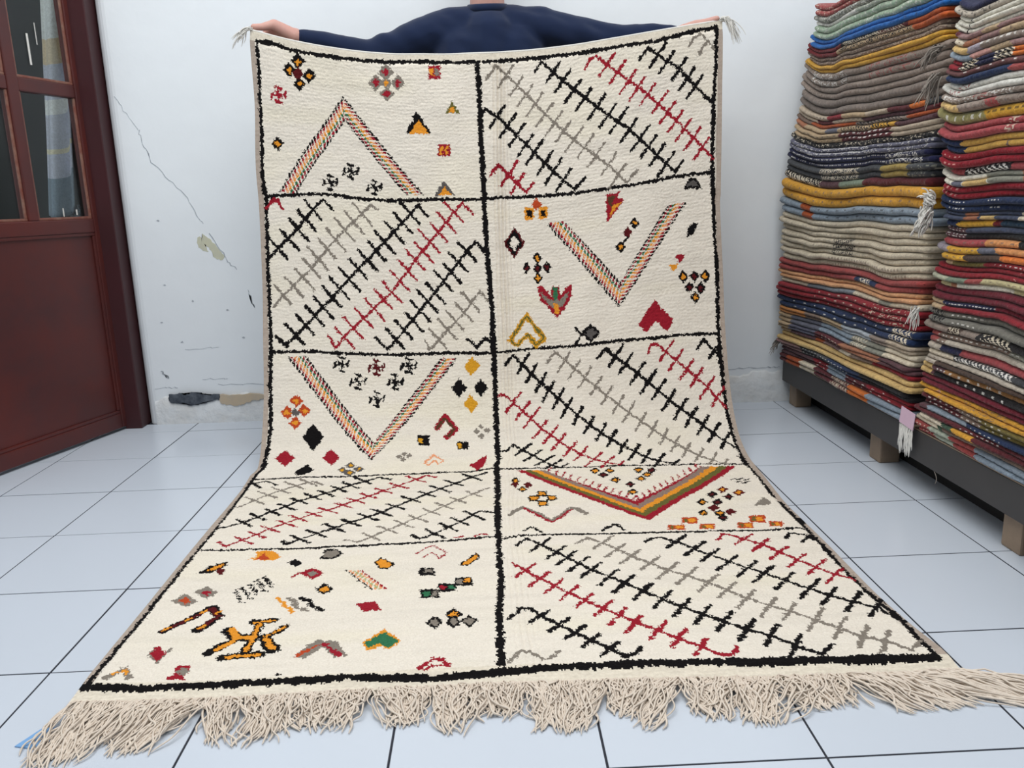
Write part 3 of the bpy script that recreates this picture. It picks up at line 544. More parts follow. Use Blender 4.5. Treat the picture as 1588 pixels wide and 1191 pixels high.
MOTIFS = [
('border_line','black border line along the top',[('l','black',13,[(24,2536),(83,2541),(139,2534),(233,2535),(316,2536),(432,2537),(537,2539),(739,2535)]),('l','black',13,[(754,2535),(834,2536),(925,2536),(1075,2536),(1160,2536),(1236,2535),(1316,2532),(1370,2537),(1451,2544),(1526,2544)])]),
('border_line','black border line down the left side',[('l','black',13,[(24,2536),(23,2462),(19,2363),(23,2243),(21,2102)]),('l','black',13,[(23,2141),(27,2091),(22,1945),(21,1847),(23,1715),(26,1576)]),('l','black',14,[(25,1580),(21,1471),(25,1375),(27,1309),(22,1239),(16,1186),(18,1110)]),('l','black',12,[(23,1190),(13,1091),(22,761),(19,625),(18,499),(16,388),(17,293),(14,192),(12,99),(9,44)])]),
('border_line','black border line down the right side',[('l','black',13,[(1526,2544),(1523,2454),(1517,2330),(1514,2177),(1515,2027)]),('l','black',13,[(1517,2109),(1521,2031),(1523,1900),(1524,1743),(1523,1638),(1519,1489)]),('l','black',13,[(1522,1570),(1523,1468),(1522,1356),(1524,1258),(1524,1186),(1524,1115)]),('l','black',12,[(1517,1151),(1523,1076),(1525,970),(1526,848)]),('l','black',13,[(1532,814),(1533,685),(1530,613),(1526,474),(1526,347),(1532,261),(1539,178),(1522,98),(1521,42)])]),
('border_line','thick black border line along the fringed end',[('l','black',17,[(11,42),(118,36),(191,38),(265,39),(346,39),(428,39)]),('l','black',17,[(427,39),(477,41),(550,32),(623,24),(732,32)]),('l','black',21,[(726,35),(770,35),(821,40),(897,42),(974,45),(1058,44),(1142,45),(1230,42)]),('l','black',23,[(1222,43),(1311,44),(1400,43),(1518,39)])]),
('centre_line','thick black line down the middle',[('l','black',17,[(733,2533),(737,2379),(744,2248),(747,2115)]),('l','black',17,[(748,2157),(749,1995),(753,1886),(761,1721),(761,1501)]),('l','black',17,[(764,1636),(763,1494),(758,1216),(761,970),(765,679)]),('l','black',15,[(756,1143),(763,631),(762,356),(751,111),(747,56)])]),
('divider_line','upper black divider of the left half',[('l','black',11,[(28,2091),(81,2093),(140,2096),(236,2099),(278,2095),(326,2089),(439,2087),(595,2095),(746,2093)])]),
('divider_line','upper black divider of the right half',[('l','black',11,[(749,2093),(800,2097),(963,2092),(1078,2090),(1192,2090),(1296,2090),(1378,2094),(1443,2097),(1515,2093)])]),
('divider_line','middle black divider of the left half',[('l','black',11,[(26,1576),(165,1581),(229,1577),(422,1575),(605,1580),(756,1573)])]),
('divider_line','middle black divider of the right half',[('l','black',10,[(761,1574),(897,1580),(1060,1576),(1197,1579),(1307,1576),(1417,1579),(1521,1576)])]),
('divider_line','thin black divider at the floor bend, left half',[('l','black',8,[(18,1108),(160,1112),(308,1104),(431,1102),(555,1100),(679,1099),(748,1115)])]),
('divider_line','thin black divider at the floor bend, right half',[('l','black',8,[(758,1109),(937,1105),(1036,1104),(1136,1108),(1285,1107),(1384,1109),(1518,1104)])]),
('divider_line','lowest black divider of the left half',[('l','black',10,[(21,619),(99,619),(149,622),(329,613)]),('l','black',10,[(327,616),(398,612),(575,608),(676,614),(753,622)])]),
('divider_line','lowest black divider of the right half',[('l','black',10,[(779,608),(815,621),(853,621),(1042,614),(1136,616),(1278,619)]),('l','black',10,[(1289,621),(1411,617),(1509,625),(1529,617)])]),
('chevron','speckled chevron pointing up in the top left panel',[('b','black/red/peach/orange/dgreen/red/black',[(73,2106),(291,2418),(295,2336),(131,2099)]),('b','black/red/peach/orange/dgreen/red/black',[(291,2418),(549,2109),(488,2107),(295,2336)])]),
('flower_motif',None,[('p','black',[(129,2502),(142,2517),(155,2532),(166,2521),(177,2510),(164,2495),(151,2480),(140,2491)]),('p','orange',[(142,2499),(148,2505),(153,2512),(158,2507),(163,2503),(157,2496),(152,2490),(147,2494)]),('p','black',[(101,2470),(112,2484),(124,2498),(133,2487),(143,2476),(132,2463),(120,2449),(110,2459)]),('p','orange',[(113,2469),(119,2476),(124,2482),(129,2477),(133,2473),(128,2466),(122,2460),(118,2465)]),('p','black',[(164,2464),(176,2478),(188,2492),(199,2481),(209,2470),(197,2456),(185,2442),(174,2453)]),('p','orange',[(176,2464),(181,2470),(187,2476),(192,2472),(197,2468),(191,2462),(186,2456),(181,2460)]),('p','black',[(132,2435),(143,2447),(155,2460),(164,2450),(174,2441),(163,2428),(151,2415),(142,2425)]),('p','orange',[(144,2438),(149,2443),(154,2449),(158,2445),(162,2440),(157,2435),(152,2429),(148,2433)]),('p','darkred',[(132,2466),(142,2478),(152,2490),(160,2481),(169,2472),(159,2460),(149,2448),(140,2457)])]),
('cross_motif',None,[('l','red',6,[(82,2394),(83,2414)]),('l','red',8,[(75,2416),(92,2414)]),('l','red',6,[(82,2394),(104,2399)]),('l','red',8,[(107,2408),(102,2391)]),('l','red',6,[(82,2394),(81,2375)]),('l','red',8,[(89,2373),(72,2376)]),('l','red',6,[(82,2394),(60,2390)]),('l','red',8,[(57,2381),(62,2398)]),('l','red',7,[(73,2402),(91,2387)])]),
('flower_motif',None,[('p','grey',[(407,2502),(421,2516),(435,2530),(448,2518),(460,2505),(446,2490),(432,2476),(420,2489)]),('p','red',[(420,2502),(428,2510),(435,2518),(441,2511),(447,2504),(440,2497),(433,2489),(427,2496)]),('p','grey',[(373,2466),(387,2481),(400,2495),(412,2483),(424,2470),(411,2455),(397,2440),(385,2453)]),('p','red',[(386,2469),(393,2477),(400,2484),(405,2478),(411,2471),(405,2463),(398,2456),(392,2462)]),('p','grey',[(448,2471),(460,2485),(473,2500),(484,2487),(496,2473),(483,2459),(470,2445),(459,2458)]),('p','red',[(460,2472),(466,2480),(473,2488),(478,2480),(484,2473),(477,2465),(471,2457),(465,2464)]),('p','grey',[(409,2433),(422,2446),(435,2459),(447,2448),(459,2436),(446,2424),(433,2411),(421,2422)]),('p','red',[(418,2435),(425,2441),(433,2446),(440,2442),(447,2437),(440,2431),(432,2425),(425,2430)]),('p','grey',[(414,2469),(424,2480),(434,2491),(443,2481),(452,2471),(442,2460),(432,2449),(423,2459)]),('p','orange',[(422,2470),(428,2476),(434,2482),(439,2476),(444,2471),(438,2465),(432,2458),(427,2464)])]),
('square_motif',None,[('p','red',[(574,2527),(613,2527),(611,2485),(571,2485)]),('p','orange',[(577,2520),(590,2520),(589,2495),(576,2495)]),('p','grey',[(594,2517),(607,2517),(606,2494),(593,2494)])]),
('triangle_motif',None,[('p','olive',[(623,2376),(646,2417),(670,2376)]),('p','orange',[(635,2380),(646,2400),(657,2379)])]),
('triangle_motif',None,[('p','black',[(494,2309),(510,2344),(518,2349),(515,2363),(530,2380),(550,2358),(552,2342),(563,2337),(579,2311)]),('p','orange',[(507,2307),(535,2355),(571,2309)])]),
('square_motif',None,[('p','red',[(600,2275),(641,2275),(640,2236),(600,2236)]),('p','orange',[(606,2269),(616,2269),(616,2241),(606,2241)]),('p','orange',[(623,2269),(633,2269),(633,2241),(623,2241)])]),
('diamond_motif',None,[('p','black',[(53,2250),(64,2261),(74,2272),(85,2262),(96,2252),(85,2241),(74,2230),(64,2240)]),('p','orange',[(64,2250),(69,2256),(74,2262),(80,2257),(85,2251),(80,2246),(74,2240),(69,2245)])]),
('triangle_motif',None,[('p','dgrey',[(583,2106),(617,2156),(652,2108)]),('p','orange',[(595,2107),(618,2139),(639,2107)])]),
('snowflake_motif',None,[('l','black',6,[(310,2177),(311,2198)]),('l','black',8,[(303,2201),(320,2197)]),('l','black',6,[(310,2177),(332,2181)]),('l','black',8,[(335,2189),(330,2172)]),('l','black',6,[(310,2177),(309,2156)]),('l','black',8,[(318,2153),(301,2158)]),('l','black',6,[(310,2177),(289,2174)]),('l','black',8,[(286,2165),(291,2183)]),('l','black',7,[(301,2186),(320,2168)])]),
('snowflake_motif',None,[('l','black',6,[(242,2137),(243,2158)]),('l','black',8,[(235,2160),(251,2156)]),('l','black',6,[(242,2137),(263,2140)]),('l','black',8,[(266,2149),(261,2131)]),('l','black',6,[(242,2137),(240,2116)]),('l','black',8,[(248,2113),(232,2117)]),('l','black',6,[(242,2137),(220,2134)]),('l','black',8,[(217,2125),(222,2142)]),('l','black',7,[(233,2146),(251,2128)])]),
('snowflake_motif',None,[('l','black',6,[(386,2128),(388,2149)]),('l','black',8,[(379,2152),(396,2148)]),('l','black',6,[(386,2128),(408,2131)]),('l','black',8,[(411,2140),(406,2122)]),('l','black',6,[(386,2128),(385,2107)]),('l','black',8,[(394,2104),(377,2108)]),('l','black',6,[(386,2128),(365,2125)]),('l','black',8,[(362,2116),(367,2134)]),('l','black',7,[(377,2137),(395,2119)])]),
('fern_stripe','long grey fern stripe in the top right panel',[('l','grey',8,[(762,2481),(793,2522),(861,2456),(954,2358),(1049,2264),(1165,2167),(1227,2099),(1260,2136)]),('v','grey',8,(27,34),[(827,2489),(861,2456),(887,2421),(919,2392),(954,2358),(984,2326),(1014,2294),(1049,2264),(1087,2238),(1122,2202),(1165,2167),(1198,2130)])]),
('fern_stripe','long black fern stripe in the top right panel',[('l','black',10.5,[(922,2494),(943,2522),(1014,2456),(1126,2359),(1235,2271),(1326,2173),(1388,2109),(1413,2142)]),('v','black',10.5,(27,33),[(982,2487),(1014,2456),(1048,2421),(1083,2391),(1126,2359),(1164,2328),(1197,2303),(1235,2271),(1271,2237),(1298,2206),(1326,2173),(1358,2140)])]),
('fern_stripe','red fern stripe in the top right panel',[('l','red',8.5,[(1087,2482),(1104,2510),(1123,2519),(1194,2456),(1294,2373),(1390,2275),(1481,2178),(1516,2138)]),('v','red',8.5,(26,32),[(1162,2489),(1194,2456),(1229,2423),(1259,2396),(1294,2373),(1335,2341),(1362,2305),(1390,2275),(1417,2243),(1448,2211),(1481,2178)])]),
('fern_stripe','short black fern stripe in the top right corner',[('l','black',10.5,[(1265,2483),(1294,2516),(1359,2466),(1399,2435),(1456,2373),(1512,2313)]),('v','black',10.5,(26,32),[(1327,2489),(1359,2464),(1399,2435),(1428,2403),(1454,2374)])]),
('fern_stripe','grey hook in the top right corner',[('l','grey',8,[(1433,2502),(1445,2522),(1470,2533),(1496,2505),(1518,2479)]),('l','grey',8,[(1496,2505),(1477,2490),(1464,2470)])]),
('fern_stripe','black fern stripe beside the middle line',[('l','black',10.5,[(742,2371),(755,2386),(795,2361),(890,2265),(981,2170),(1050,2103),(1086,2136)]),('v','black',10.5,(26,35),[(795,2361),(830,2330),(860,2299),(890,2265),(919,2239),(954,2202),(981,2170),(1015,2139)])]),
('fern_stripe','short red fern stripe beside the middle line',[('l','red',10.5,[(767,2170),(800,2203),(858,2141),(888,2108),(913,2141)]),('v','red',10.5,(27,36),[(832,2172),(859,2141)])]),
('fern_stripe','red hook in the corner',[('l','red',10.5,[(25,2055),(51,2081),(64,2077),(81,2052)])]),
('fern_stripe','black fern stripe in the upper left corner',[('l','black',10.5,[(26,1891),(59,1923),(126,1986),(179,2047),(216,2082),(242,2049)]),('v','black',10.5,(-29,35),[(59,1923),(95,1953),(126,1986),(154,2015),(179,2047)])]),
('fern_stripe','grey fern stripe',[('l','grey',8,[(37,1729),(70,1767),(166,1856),(248,1954),(341,2040),(371,2070),(395,2055)]),('v','grey',8,(-30,35),[(70,1767),(103,1797),(139,1823),(166,1856),(189,1888),(220,1921),(248,1954),(279,1987),(312,2012),(341,2040)])]),
('fern_stripe','long black fern stripe',[('l','black',10.5,[(77,1601),(140,1667),(231,1761),(320,1858),(412,1949),(502,2046),(530,2076),(559,2037)]),('l','black',12,[(43,1628),(77,1596)]),('v','black',10.5,(-30,34),[(107,1634),(140,1667),(173,1697),(203,1725),(231,1761),(258,1791),(289,1824),(320,1858),(353,1888),(384,1919),(412,1949),(448,1980),(477,2013),(502,2046)])]),
('fern_stripe','long red fern stripe',[('l','red',8.5,[(214,1634),(240,1594),(268,1630),(334,1697),(430,1786),(512,1893),(592,1987),(648,2051),(676,2083),(713,2042)]),('v','red',8.5,(-30,33),[(268,1630),(298,1663),(334,1697),(372,1725),(403,1759),(430,1786),(458,1822),(489,1855),(512,1893),(538,1924),(561,1956),(592,1987),(623,2016),(648,2051)])]),
('fern_stripe','black fern stripe nearer the middle line',[('l','black',10.5,[(372,1630),(412,1592),(467,1659),(548,1756),(629,1854),(684,1921),(718,1952),(746,1916)]),('v','black',10.5,(-30,34),[(439,1626),(467,1659),(500,1687),(526,1720),(548,1756),(573,1786),(604,1822),(629,1854),(652,1889),(684,1921)])]),
('fern_stripe','short grey fern stripe by the middle line',[('l','grey',8,[(534,1624),(551,1590),(613,1659),(669,1716),(722,1786),(748,1752)]),('v','grey',8,(-30,35),[(582,1626),(613,1659),(638,1689),(669,1716),(694,1748)])]),
('fern_stripe','black zigzag by the middle line',[('l','black',10.5,[(679,1624),(708,1595),(736,1627),(757,1609)])]),
('chevron','speckled chevron pointing down in the right second panel',[('b','black/red/peach/orange/dgreen/red/black',[(954,2000),(1188,1690),(1199,1782),(1013,2002)]),('b','black/red/peach/orange/dgreen/red/black',[(1188,1690),(1431,2008),(1358,2005),(1199,1782)])]),
('square_motif',None,[('p','rust',[(902,2068),(911,2077),(921,2087),(931,2076),(941,2064),(931,2055),(921,2046),(912,2057)]),('p','orange',[(883,2059),(914,2056),(912,2016),(882,2019)]),('p','black',[(890,2050),(907,2049),(906,2025),(889,2026)]),('p','orange',[(932,2057),(961,2054),(960,2015),(930,2017)]),('p','black',[(938,2048),(955,2046),(954,2024),(937,2026)])]),
('diamond_motif',None,[('p','darkred',[(808,1946),(827,1971),(846,1996),(863,1969),(879,1941),(860,1917),(842,1892),(825,1919)]),('p','black',[(815,1946),(830,1966),(846,1986),(859,1964),(873,1942),(857,1922),(842,1901),(828,1924)]),('p','cream',[(828,1945),(836,1957),(845,1969),(852,1956),(860,1943),(851,1931),(843,1918),(835,1932)])]),
('diamond_motif',None,[('p','black',[(902,1889),(910,1899),(919,1908),(926,1897),(934,1886),(925,1876),(917,1867),(909,1878)]),('p','orange',[(910,1888),(914,1893),(918,1897),(922,1892),(926,1887),(922,1882),(917,1878),(914,1883)])]),
('diamond_motif',None,[('p','black',[(865,1857),(873,1866),(882,1876),(889,1865),(897,1854),(888,1844),(880,1835),(873,1846)]),('p','darkred',[(873,1856),(877,1861),(881,1865),(885,1860),(889,1855),(885,1850),(881,1846),(877,1851)])]),
('diamond_motif',None,[('p','black',[(902,1854),(910,1864),(918,1873),(926,1862),(933,1851),(925,1841),(917,1832),(909,1843)]),('p','darkred',[(909,1853),(914,1858),(918,1862),(922,1857),(925,1852),(921,1847),(917,1843),(913,1848)])]),
('diamond_motif',None,[('p','black',[(934,1855),(943,1864),(951,1874),(959,1863),(966,1852),(958,1842),(949,1832),(942,1844)]),('p','darkred',[(942,1854),(946,1859),(951,1863),(954,1858),(958,1852),(954,1848),(950,1843),(946,1849)])]),
('diamond_motif',None,[('p','black',[(900,1821),(909,1831),(917,1841),(924,1829),(932,1818),(924,1809),(915,1799),(908,1810)]),('p','orange',[(908,1820),(912,1825),(917,1829),(920,1824),(924,1819),(920,1814),(916,1810),(912,1815)])]),
('flag_motif',None,[('p','red',[(1155,2072),(1203,2073),(1192,2053),(1219,2046),(1188,2011),(1159,1975)]),('p','brown',[(1161,2060),(1191,2065),(1173,2024)]),('p','orange',[(1210,2042),(1185,2014),(1166,1995),(1178,2031)])]),
('diamond_motif',None,[('p','black',[(1235,1965),(1243,1975),(1252,1984),(1259,1973),(1267,1961),(1259,1951),(1250,1941),(1243,1953)]),('p','orange',[(1244,1965),(1247,1969),(1251,1972),(1255,1968),(1258,1963),(1255,1959),(1251,1956),(1247,1960)]),('p','darkred',[(1211,1937),(1219,1946),(1227,1955),(1235,1943),(1243,1932),(1234,1923),(1226,1914),(1218,1925)]),('l','black',8,[(1226,1919),(1214,1905),(1202,1901)]),('p','black',[(1182,1894),(1192,1903),(1201,1912),(1210,1901),(1219,1889),(1209,1880),(1199,1871),(1191,1883)]),('p','orange',[(1192,1891),(1196,1895),(1201,1899),(1205,1894),(1209,1888),(1204,1884),(1200,1880),(1196,1885)])]),
('trapezoid_motif',None,[('p','black',[(1414,2051),(1438,2085),(1460,2083),(1481,2046)]),('p','dgrey',[(1427,2059),(1441,2076),(1457,2075),(1468,2056)])]),
('diamond_motif',None,[('p','black',[(1425,1893),(1433,1924),(1450,1939),(1466,1934),(1454,1906)])]),
('triangle_motif',None,[('p','red',[(1384,1839),(1423,1840),(1398,1812)]),('p','orange',[(1361,1810),(1394,1811),(1388,1796),(1374,1789)])]),
('cluster_motif',None,[('p','black',[(1390,1768),(1400,1778),(1409,1788),(1418,1776),(1427,1765),(1417,1755),(1408,1745),(1399,1757)]),('p','black',[(1429,1767),(1438,1777),(1448,1786),(1457,1775),(1466,1764),(1456,1754),(1446,1744),(1438,1755)]),('p','black',[(1464,1764),(1474,1774),(1484,1784),(1493,1772),(1501,1761),(1492,1751),(1482,1741),(1473,1753)]),('p','black',[(1410,1733),(1419,1743),(1429,1753),(1438,1741),(1447,1730),(1437,1720),(1427,1710),(1419,1721)]),('p','black',[(1448,1728),(1458,1738),(1467,1748),(1476,1737),(1485,1725),(1476,1716),(1466,1706),(1457,1717)]),('p','black',[(1429,1698),(1439,1708),(1448,1718),(1457,1707),(1466,1696),(1456,1686),(1446,1676),(1438,1687)]),('p','orange',[(1400,1767),(1405,1772),(1409,1777),(1413,1771),(1417,1766),(1413,1761),(1408,1756),(1404,1761)]),('p','darkred',[(1439,1766),(1443,1771),(1448,1776),(1452,1770),(1456,1764),(1451,1760),(1447,1755),(1443,1760)]),('p','orange',[(1474,1763),(1479,1768),(1483,1773),(1487,1767),(1492,1762),(1487,1757),(1483,1752),(1478,1758)]),('p','darkred',[(1420,1732),(1424,1737),(1429,1742),(1433,1736),(1437,1731),(1432,1726),(1428,1721),(1424,1726)]),('p','darkred',[(1458,1727),(1463,1732),(1467,1737),(1471,1732),(1475,1726),(1471,1721),(1466,1716),(1462,1722)]),('p','orange',[(1439,1698),(1443,1703),(1448,1708),(1452,1702),(1456,1696),(1451,1691),(1447,1686),(1443,1692)])]),
('tulip_motif',None,[('p','red',[(914,1791),(934,1789),(960,1750),(964,1789),(989,1786),(992,1753),(1011,1781),(1032,1787),(1028,1746),(1000,1702),(977,1676),(959,1701),(922,1748)]),('p','grey',[(923,1773),(957,1740),(990,1739),(1021,1763),(1009,1729),(981,1707),(959,1717),(930,1753)]),('p','dgreen',[(968,1787),(984,1785),(983,1739),(967,1740)]),('p','orange',[(968,1727),(982,1729),(985,1703),(976,1687),(967,1700)])]),
('heart_motif',None,[('p','red',[(1308,1701),(1369,1628),(1346,1594),(1330,1608),(1310,1633),(1289,1612),(1275,1596),(1250,1627)])]),
('arrow_motif',None,[('l','gold',17,[(875,1694),(819,1614),(838,1594),(876,1627),(905,1591),(931,1613),(875,1694)]),('l','olive',6,[(875,1694),(819,1614),(838,1594),(876,1627),(905,1591),(931,1613),(875,1694)])]),
('diamond_motif',None,[('p','black',[(1056,1617),(1072,1632),(1089,1647),(1104,1629),(1119,1610),(1103,1596),(1086,1581),(1071,1599)]),('p','dgrey',[(1067,1616),(1078,1625),(1089,1635),(1098,1623),(1108,1612),(1098,1602),(1087,1593),(1077,1605)]),('l','black',9,[(1038,1637),(1056,1610),(1036,1584)]),('l','black',9,[(1073,1622),(1051,1608)])]),
('chevron','speckled chevron pointing down in the left third panel',[('b','black/red/peach/orange/dgreen/red/black',[(78,1562),(354,1186),(362,1262),(146,1564)]),('b','black/red/peach/orange/dgreen/red/black',[(354,1186),(641,1562),(577,1562),(362,1262)])]),
('snowflake_motif',None,[('l','black',6,[(256,1539),(257,1562)]),('l','black',8,[(248,1565),(266,1560)]),('l','black',6,[(256,1539),(278,1542)]),('l','black',8,[(281,1552),(277,1533)]),('l','black',6,[(256,1539),(256,1517)]),('l','black',8,[(264,1513),(247,1519)]),('l','black',6,[(256,1539),(234,1537)]),('l','black',8,[(231,1527),(235,1546)]),('l','black',7,[(246,1549),(266,1529)])]),
('snowflake_motif',None,[('l','darkred',6,[(371,1530),(372,1553)]),('l','darkred',8,[(363,1557),(381,1551)]),('l','darkred',6,[(371,1530),(393,1533)]),('l','darkred',8,[(396,1543),(392,1523)]),('l','darkred',6,[(371,1530),(370,1507)]),('l','darkred',8,[(379,1504),(361,1509)]),('l','darkred',6,[(371,1530),(349,1528)]),('l','darkred',8,[(346,1518),(350,1537)]),('l','darkred',7,[(361,1541),(381,1520)])]),
('snowflake_motif',None,[('l','black',6,[(480,1537),(480,1560)]),('l','black',8,[(471,1564),(489,1558)]),('l','black',6,[(480,1537),(502,1539)]),('l','black',8,[(505,1549),(500,1529)]),('l','black',6,[(480,1537),(479,1513)]),('l','black',8,[(488,1510),(470,1516)]),('l','black',6,[(480,1537),(457,1534)]),('l','black',8,[(454,1525),(459,1544)]),('l','black',7,[(470,1547),(489,1526)])]),
('snowflake_motif',None,[('l','black',6,[(309,1481),(310,1504)]),('l','black',8,[(301,1508),(319,1502)]),('l','black',6,[(309,1481),(332,1484)]),('l','black',8,[(334,1493),(330,1474)]),('l','black',6,[(309,1481),(309,1458)]),('l','black',8,[(318,1455),(300,1460)]),('l','black',6,[(309,1481),(287,1479)]),('l','black',8,[(284,1469),(289,1488)]),('l','black',7,[(299,1492),(319,1471)])]),
('snowflake_motif',None,[('l','black',6,[(432,1480),(433,1504)]),('l','black',8,[(424,1507),(442,1501)]),('l','black',6,[(432,1480),(455,1483)]),('l','black',8,[(457,1492),(453,1473)]),('l','black',6,[(432,1480),(432,1457)]),('l','black',8,[(441,1453),(423,1459)]),('l','black',6,[(432,1480),(410,1478)]),('l','black',8,[(407,1468),(412,1487)]),('l','black',7,[(423,1491),(442,1470)])]),
('snowflake_motif',None,[('l','black',6,[(371,1421),(371,1444)]),('l','black',8,[(362,1448),(380,1442)]),('l','black',6,[(371,1421),(393,1423)]),('l','black',8,[(396,1433),(392,1413)]),('l','black',6,[(371,1421),(371,1397)]),('l','black',8,[(380,1393),(362,1399)]),('l','black',6,[(371,1421),(349,1418)]),('l','black',8,[(346,1409),(350,1428)]),('l','black',7,[(361,1431),(381,1410)])]),
('diamond_motif',None,[('p','gold',[(660,1531),(674,1547),(689,1563),(702,1546),(715,1529),(701,1513),(686,1497),(673,1514)])]),
('diamond_motif',None,[('p','black',[(616,1456),(630,1473),(644,1490),(656,1472),(669,1454),(655,1437),(641,1420),(629,1438)])]),
('diamond_motif',None,[('p','black',[(690,1453),(703,1470),(716,1487),(727,1469),(739,1451),(726,1434),(713,1417),(702,1435)])]),
('diamond_motif',None,[('p','gold',[(655,1396),(668,1412),(680,1429),(692,1411),(703,1394),(691,1377),(678,1360),(667,1378)])]),
('flower_motif',None,[('p','rust',[(84,1415),(95,1425),(106,1436),(118,1425),(129,1414),(118,1404),(107,1393),(95,1404)]),('p','orange',[(94,1415),(100,1419),(106,1424),(112,1419),(118,1415),(112,1410),(106,1405),(100,1410)]),('p','rust',[(55,1376),(66,1386),(77,1397),(89,1386),(100,1375),(90,1364),(79,1353),(67,1364)]),('p','orange',[(66,1375),(72,1380),(78,1385),(84,1380),(90,1375),(84,1370),(78,1365),(72,1370)]),('p','rust',[(111,1382),(122,1393),(133,1404),(144,1393),(156,1382),(145,1371),(134,1360),(122,1371)]),('p','orange',[(122,1382),(127,1387),(133,1392),(139,1387),(145,1382),(139,1377),(134,1372),(128,1377)]),('p','rust',[(83,1341),(94,1352),(105,1363),(116,1352),(128,1340),(117,1329),(107,1318),(95,1330)]),('p','orange',[(94,1341),(99,1346),(105,1351),(111,1346),(117,1341),(112,1336),(106,1331),(100,1336)]),('p','dgrey',[(88,1377),(96,1385),(104,1392),(112,1384),(121,1376),(113,1368),(105,1361),(96,1369)])]),
('diamond_motif',None,[('p','black',[(130,1289),(147,1313),(164,1337),(182,1312),(201,1287),(184,1262),(168,1236),(149,1263)])]),
('diamond_motif',None,[('p','red',[(49,1210),(63,1226),(78,1242),(94,1225),(112,1207),(98,1190),(86,1172),(67,1191)])]),
('diamond_motif',None,[('p','red',[(197,1207),(211,1225),(224,1242),(240,1223),(255,1204),(242,1185),(231,1166),(214,1187)])]),
('diamond_motif',None,[('p','black',[(131,1144),(153,1177),(188,1151),(179,1135),(151,1126)])]),
('flower_motif',None,[('p','dgrey',[(274,1167),(282,1174),(291,1181),(301,1173),(313,1164),(307,1157),(302,1150),(287,1159)]),('p','gold',[(285,1166),(288,1170),(292,1173),(297,1169),(302,1165),(299,1162),(297,1159),(290,1163)]),('p','dgrey',[(260,1145),(265,1153),(270,1160),(285,1151),(299,1142),(293,1134),(285,1126),(274,1136)]),('p','gold',[(271,1145),(273,1148),(275,1151),(282,1147),(288,1143),(286,1140),(283,1136),(277,1140)]),('p','dgrey',[(309,1146),(315,1153),(320,1160),(334,1152),(349,1142),(342,1135),(334,1126),(323,1136)]),('p','gold',[(321,1145),(323,1148),(325,1151),(332,1147),(338,1143),(335,1140),(332,1136),(327,1141)]),('p','dgrey',[(288,1129),(296,1137),(302,1145),(315,1135),(326,1125),(318,1117),(310,1107),(299,1118)]),('p','gold',[(298,1128),(302,1132),(306,1135),(310,1131),(315,1126),(312,1123),(308,1119),(303,1123)])]),
('arch_motif',None,[('l','red',19,[(566,1309),(593,1354),(627,1305),(598,1270)]),('l','brown',9,[(566,1309),(592,1344),(622,1305),(601,1274)])]),
('flower_motif',None,[('p','grey',[(698,1309),(704,1315),(710,1320),(715,1314),(720,1308),(714,1303),(709,1298),(704,1304)]),('p','grey',[(683,1290),(689,1295),(694,1301),(699,1295),(705,1289),(699,1283),(693,1278),(688,1284)]),('p','grey',[(718,1293),(723,1298),(729,1304),(734,1298),(739,1292),(733,1286),(728,1281),(723,1287)]),('p','grey',[(697,1272),(702,1277),(708,1283),(713,1277),(718,1271),(712,1265),(707,1260),(702,1266)])]),
('square_motif',None,[('p','black',[(503,1284),(540,1282),(539,1242),(502,1243)]),('p','gold',[(507,1271),(518,1270),(518,1253),(506,1254)])]),
('square_motif',None,[('p','black',[(628,1251),(666,1249),(664,1217),(627,1219)]),('p','gold',[(631,1244),(644,1243),(643,1225),(630,1226)])]),
('flower_motif',None,[('p','grey',[(446,1210),(452,1215),(457,1220),(463,1214),(469,1208),(463,1203),(458,1198),(452,1204)]),('p','grey',[(431,1196),(436,1201),(442,1207),(448,1201),(454,1195),(448,1189),(443,1184),(437,1190)]),('p','grey',[(463,1197),(468,1202),(474,1208),(480,1202),(486,1196),(480,1190),(474,1185),(468,1191)]),('p','grey',[(445,1182),(451,1187),(456,1193),(462,1187),(468,1180),(462,1175),(457,1169),(451,1175)])]),
('arch_motif',None,[('l','peach',6,[(523,1161),(554,1196),(584,1165),(572,1150),(554,1173),(544,1148),(523,1161)])]),
('triangle_motif',None,[('p','red',[(673,1139),(701,1169),(720,1184),(723,1140),(701,1105)])]),
('fern_stripe','long black fern stripe beside the middle line, third panel',[('l','black',10.5,[(797,1529),(825,1562),(913,1458),(1029,1332),(1096,1265),(1161,1207),(1225,1156),(1261,1134),(1302,1115),(1325,1137)]),('v','black',10.5,(20,33),[(856,1528),(885,1495),(913,1458),(938,1428),(966,1394),(994,1363),(1029,1332),(1060,1294),(1096,1265),(1127,1239),(1161,1207),(1191,1177),(1225,1156),(1261,1134)])]),
('fern_stripe','grey fern stripe of the third right panel',[('l','grey',8,[(938,1528),(967,1562),(1060,1464),(1196,1335),(1299,1243),(1391,1161),(1454,1110),(1474,1139)]),('v','grey',8,(21,32),[(995,1526),(1026,1495),(1060,1464),(1096,1433),(1131,1400),(1167,1370),(1196,1335),(1231,1299),(1267,1272),(1299,1243),(1329,1213),(1359,1188),(1391,1161),(1428,1139)])]),
('fern_stripe','black fern stripe ending at the right border',[('l','black',10.5,[(1104,1524),(1133,1557),(1237,1466),(1335,1372),(1435,1285),(1522,1189)]),('v','black',10.5,(25,33),[(1167,1529),(1198,1499),(1237,1466),(1270,1434),(1303,1406),(1335,1372),(1369,1341),(1399,1311),(1435,1285),(1463,1256),(1492,1224)])]),
('fern_stripe','short red fern stripe near the right border',[('l','red',8.5,[(1276,1529),(1286,1552),(1303,1559),(1404,1468),(1467,1409),(1523,1341)]),('v','red',8.5,(26,31),[(1337,1529),(1368,1498),(1404,1468),(1435,1441),(1467,1409),(1498,1377)])]),
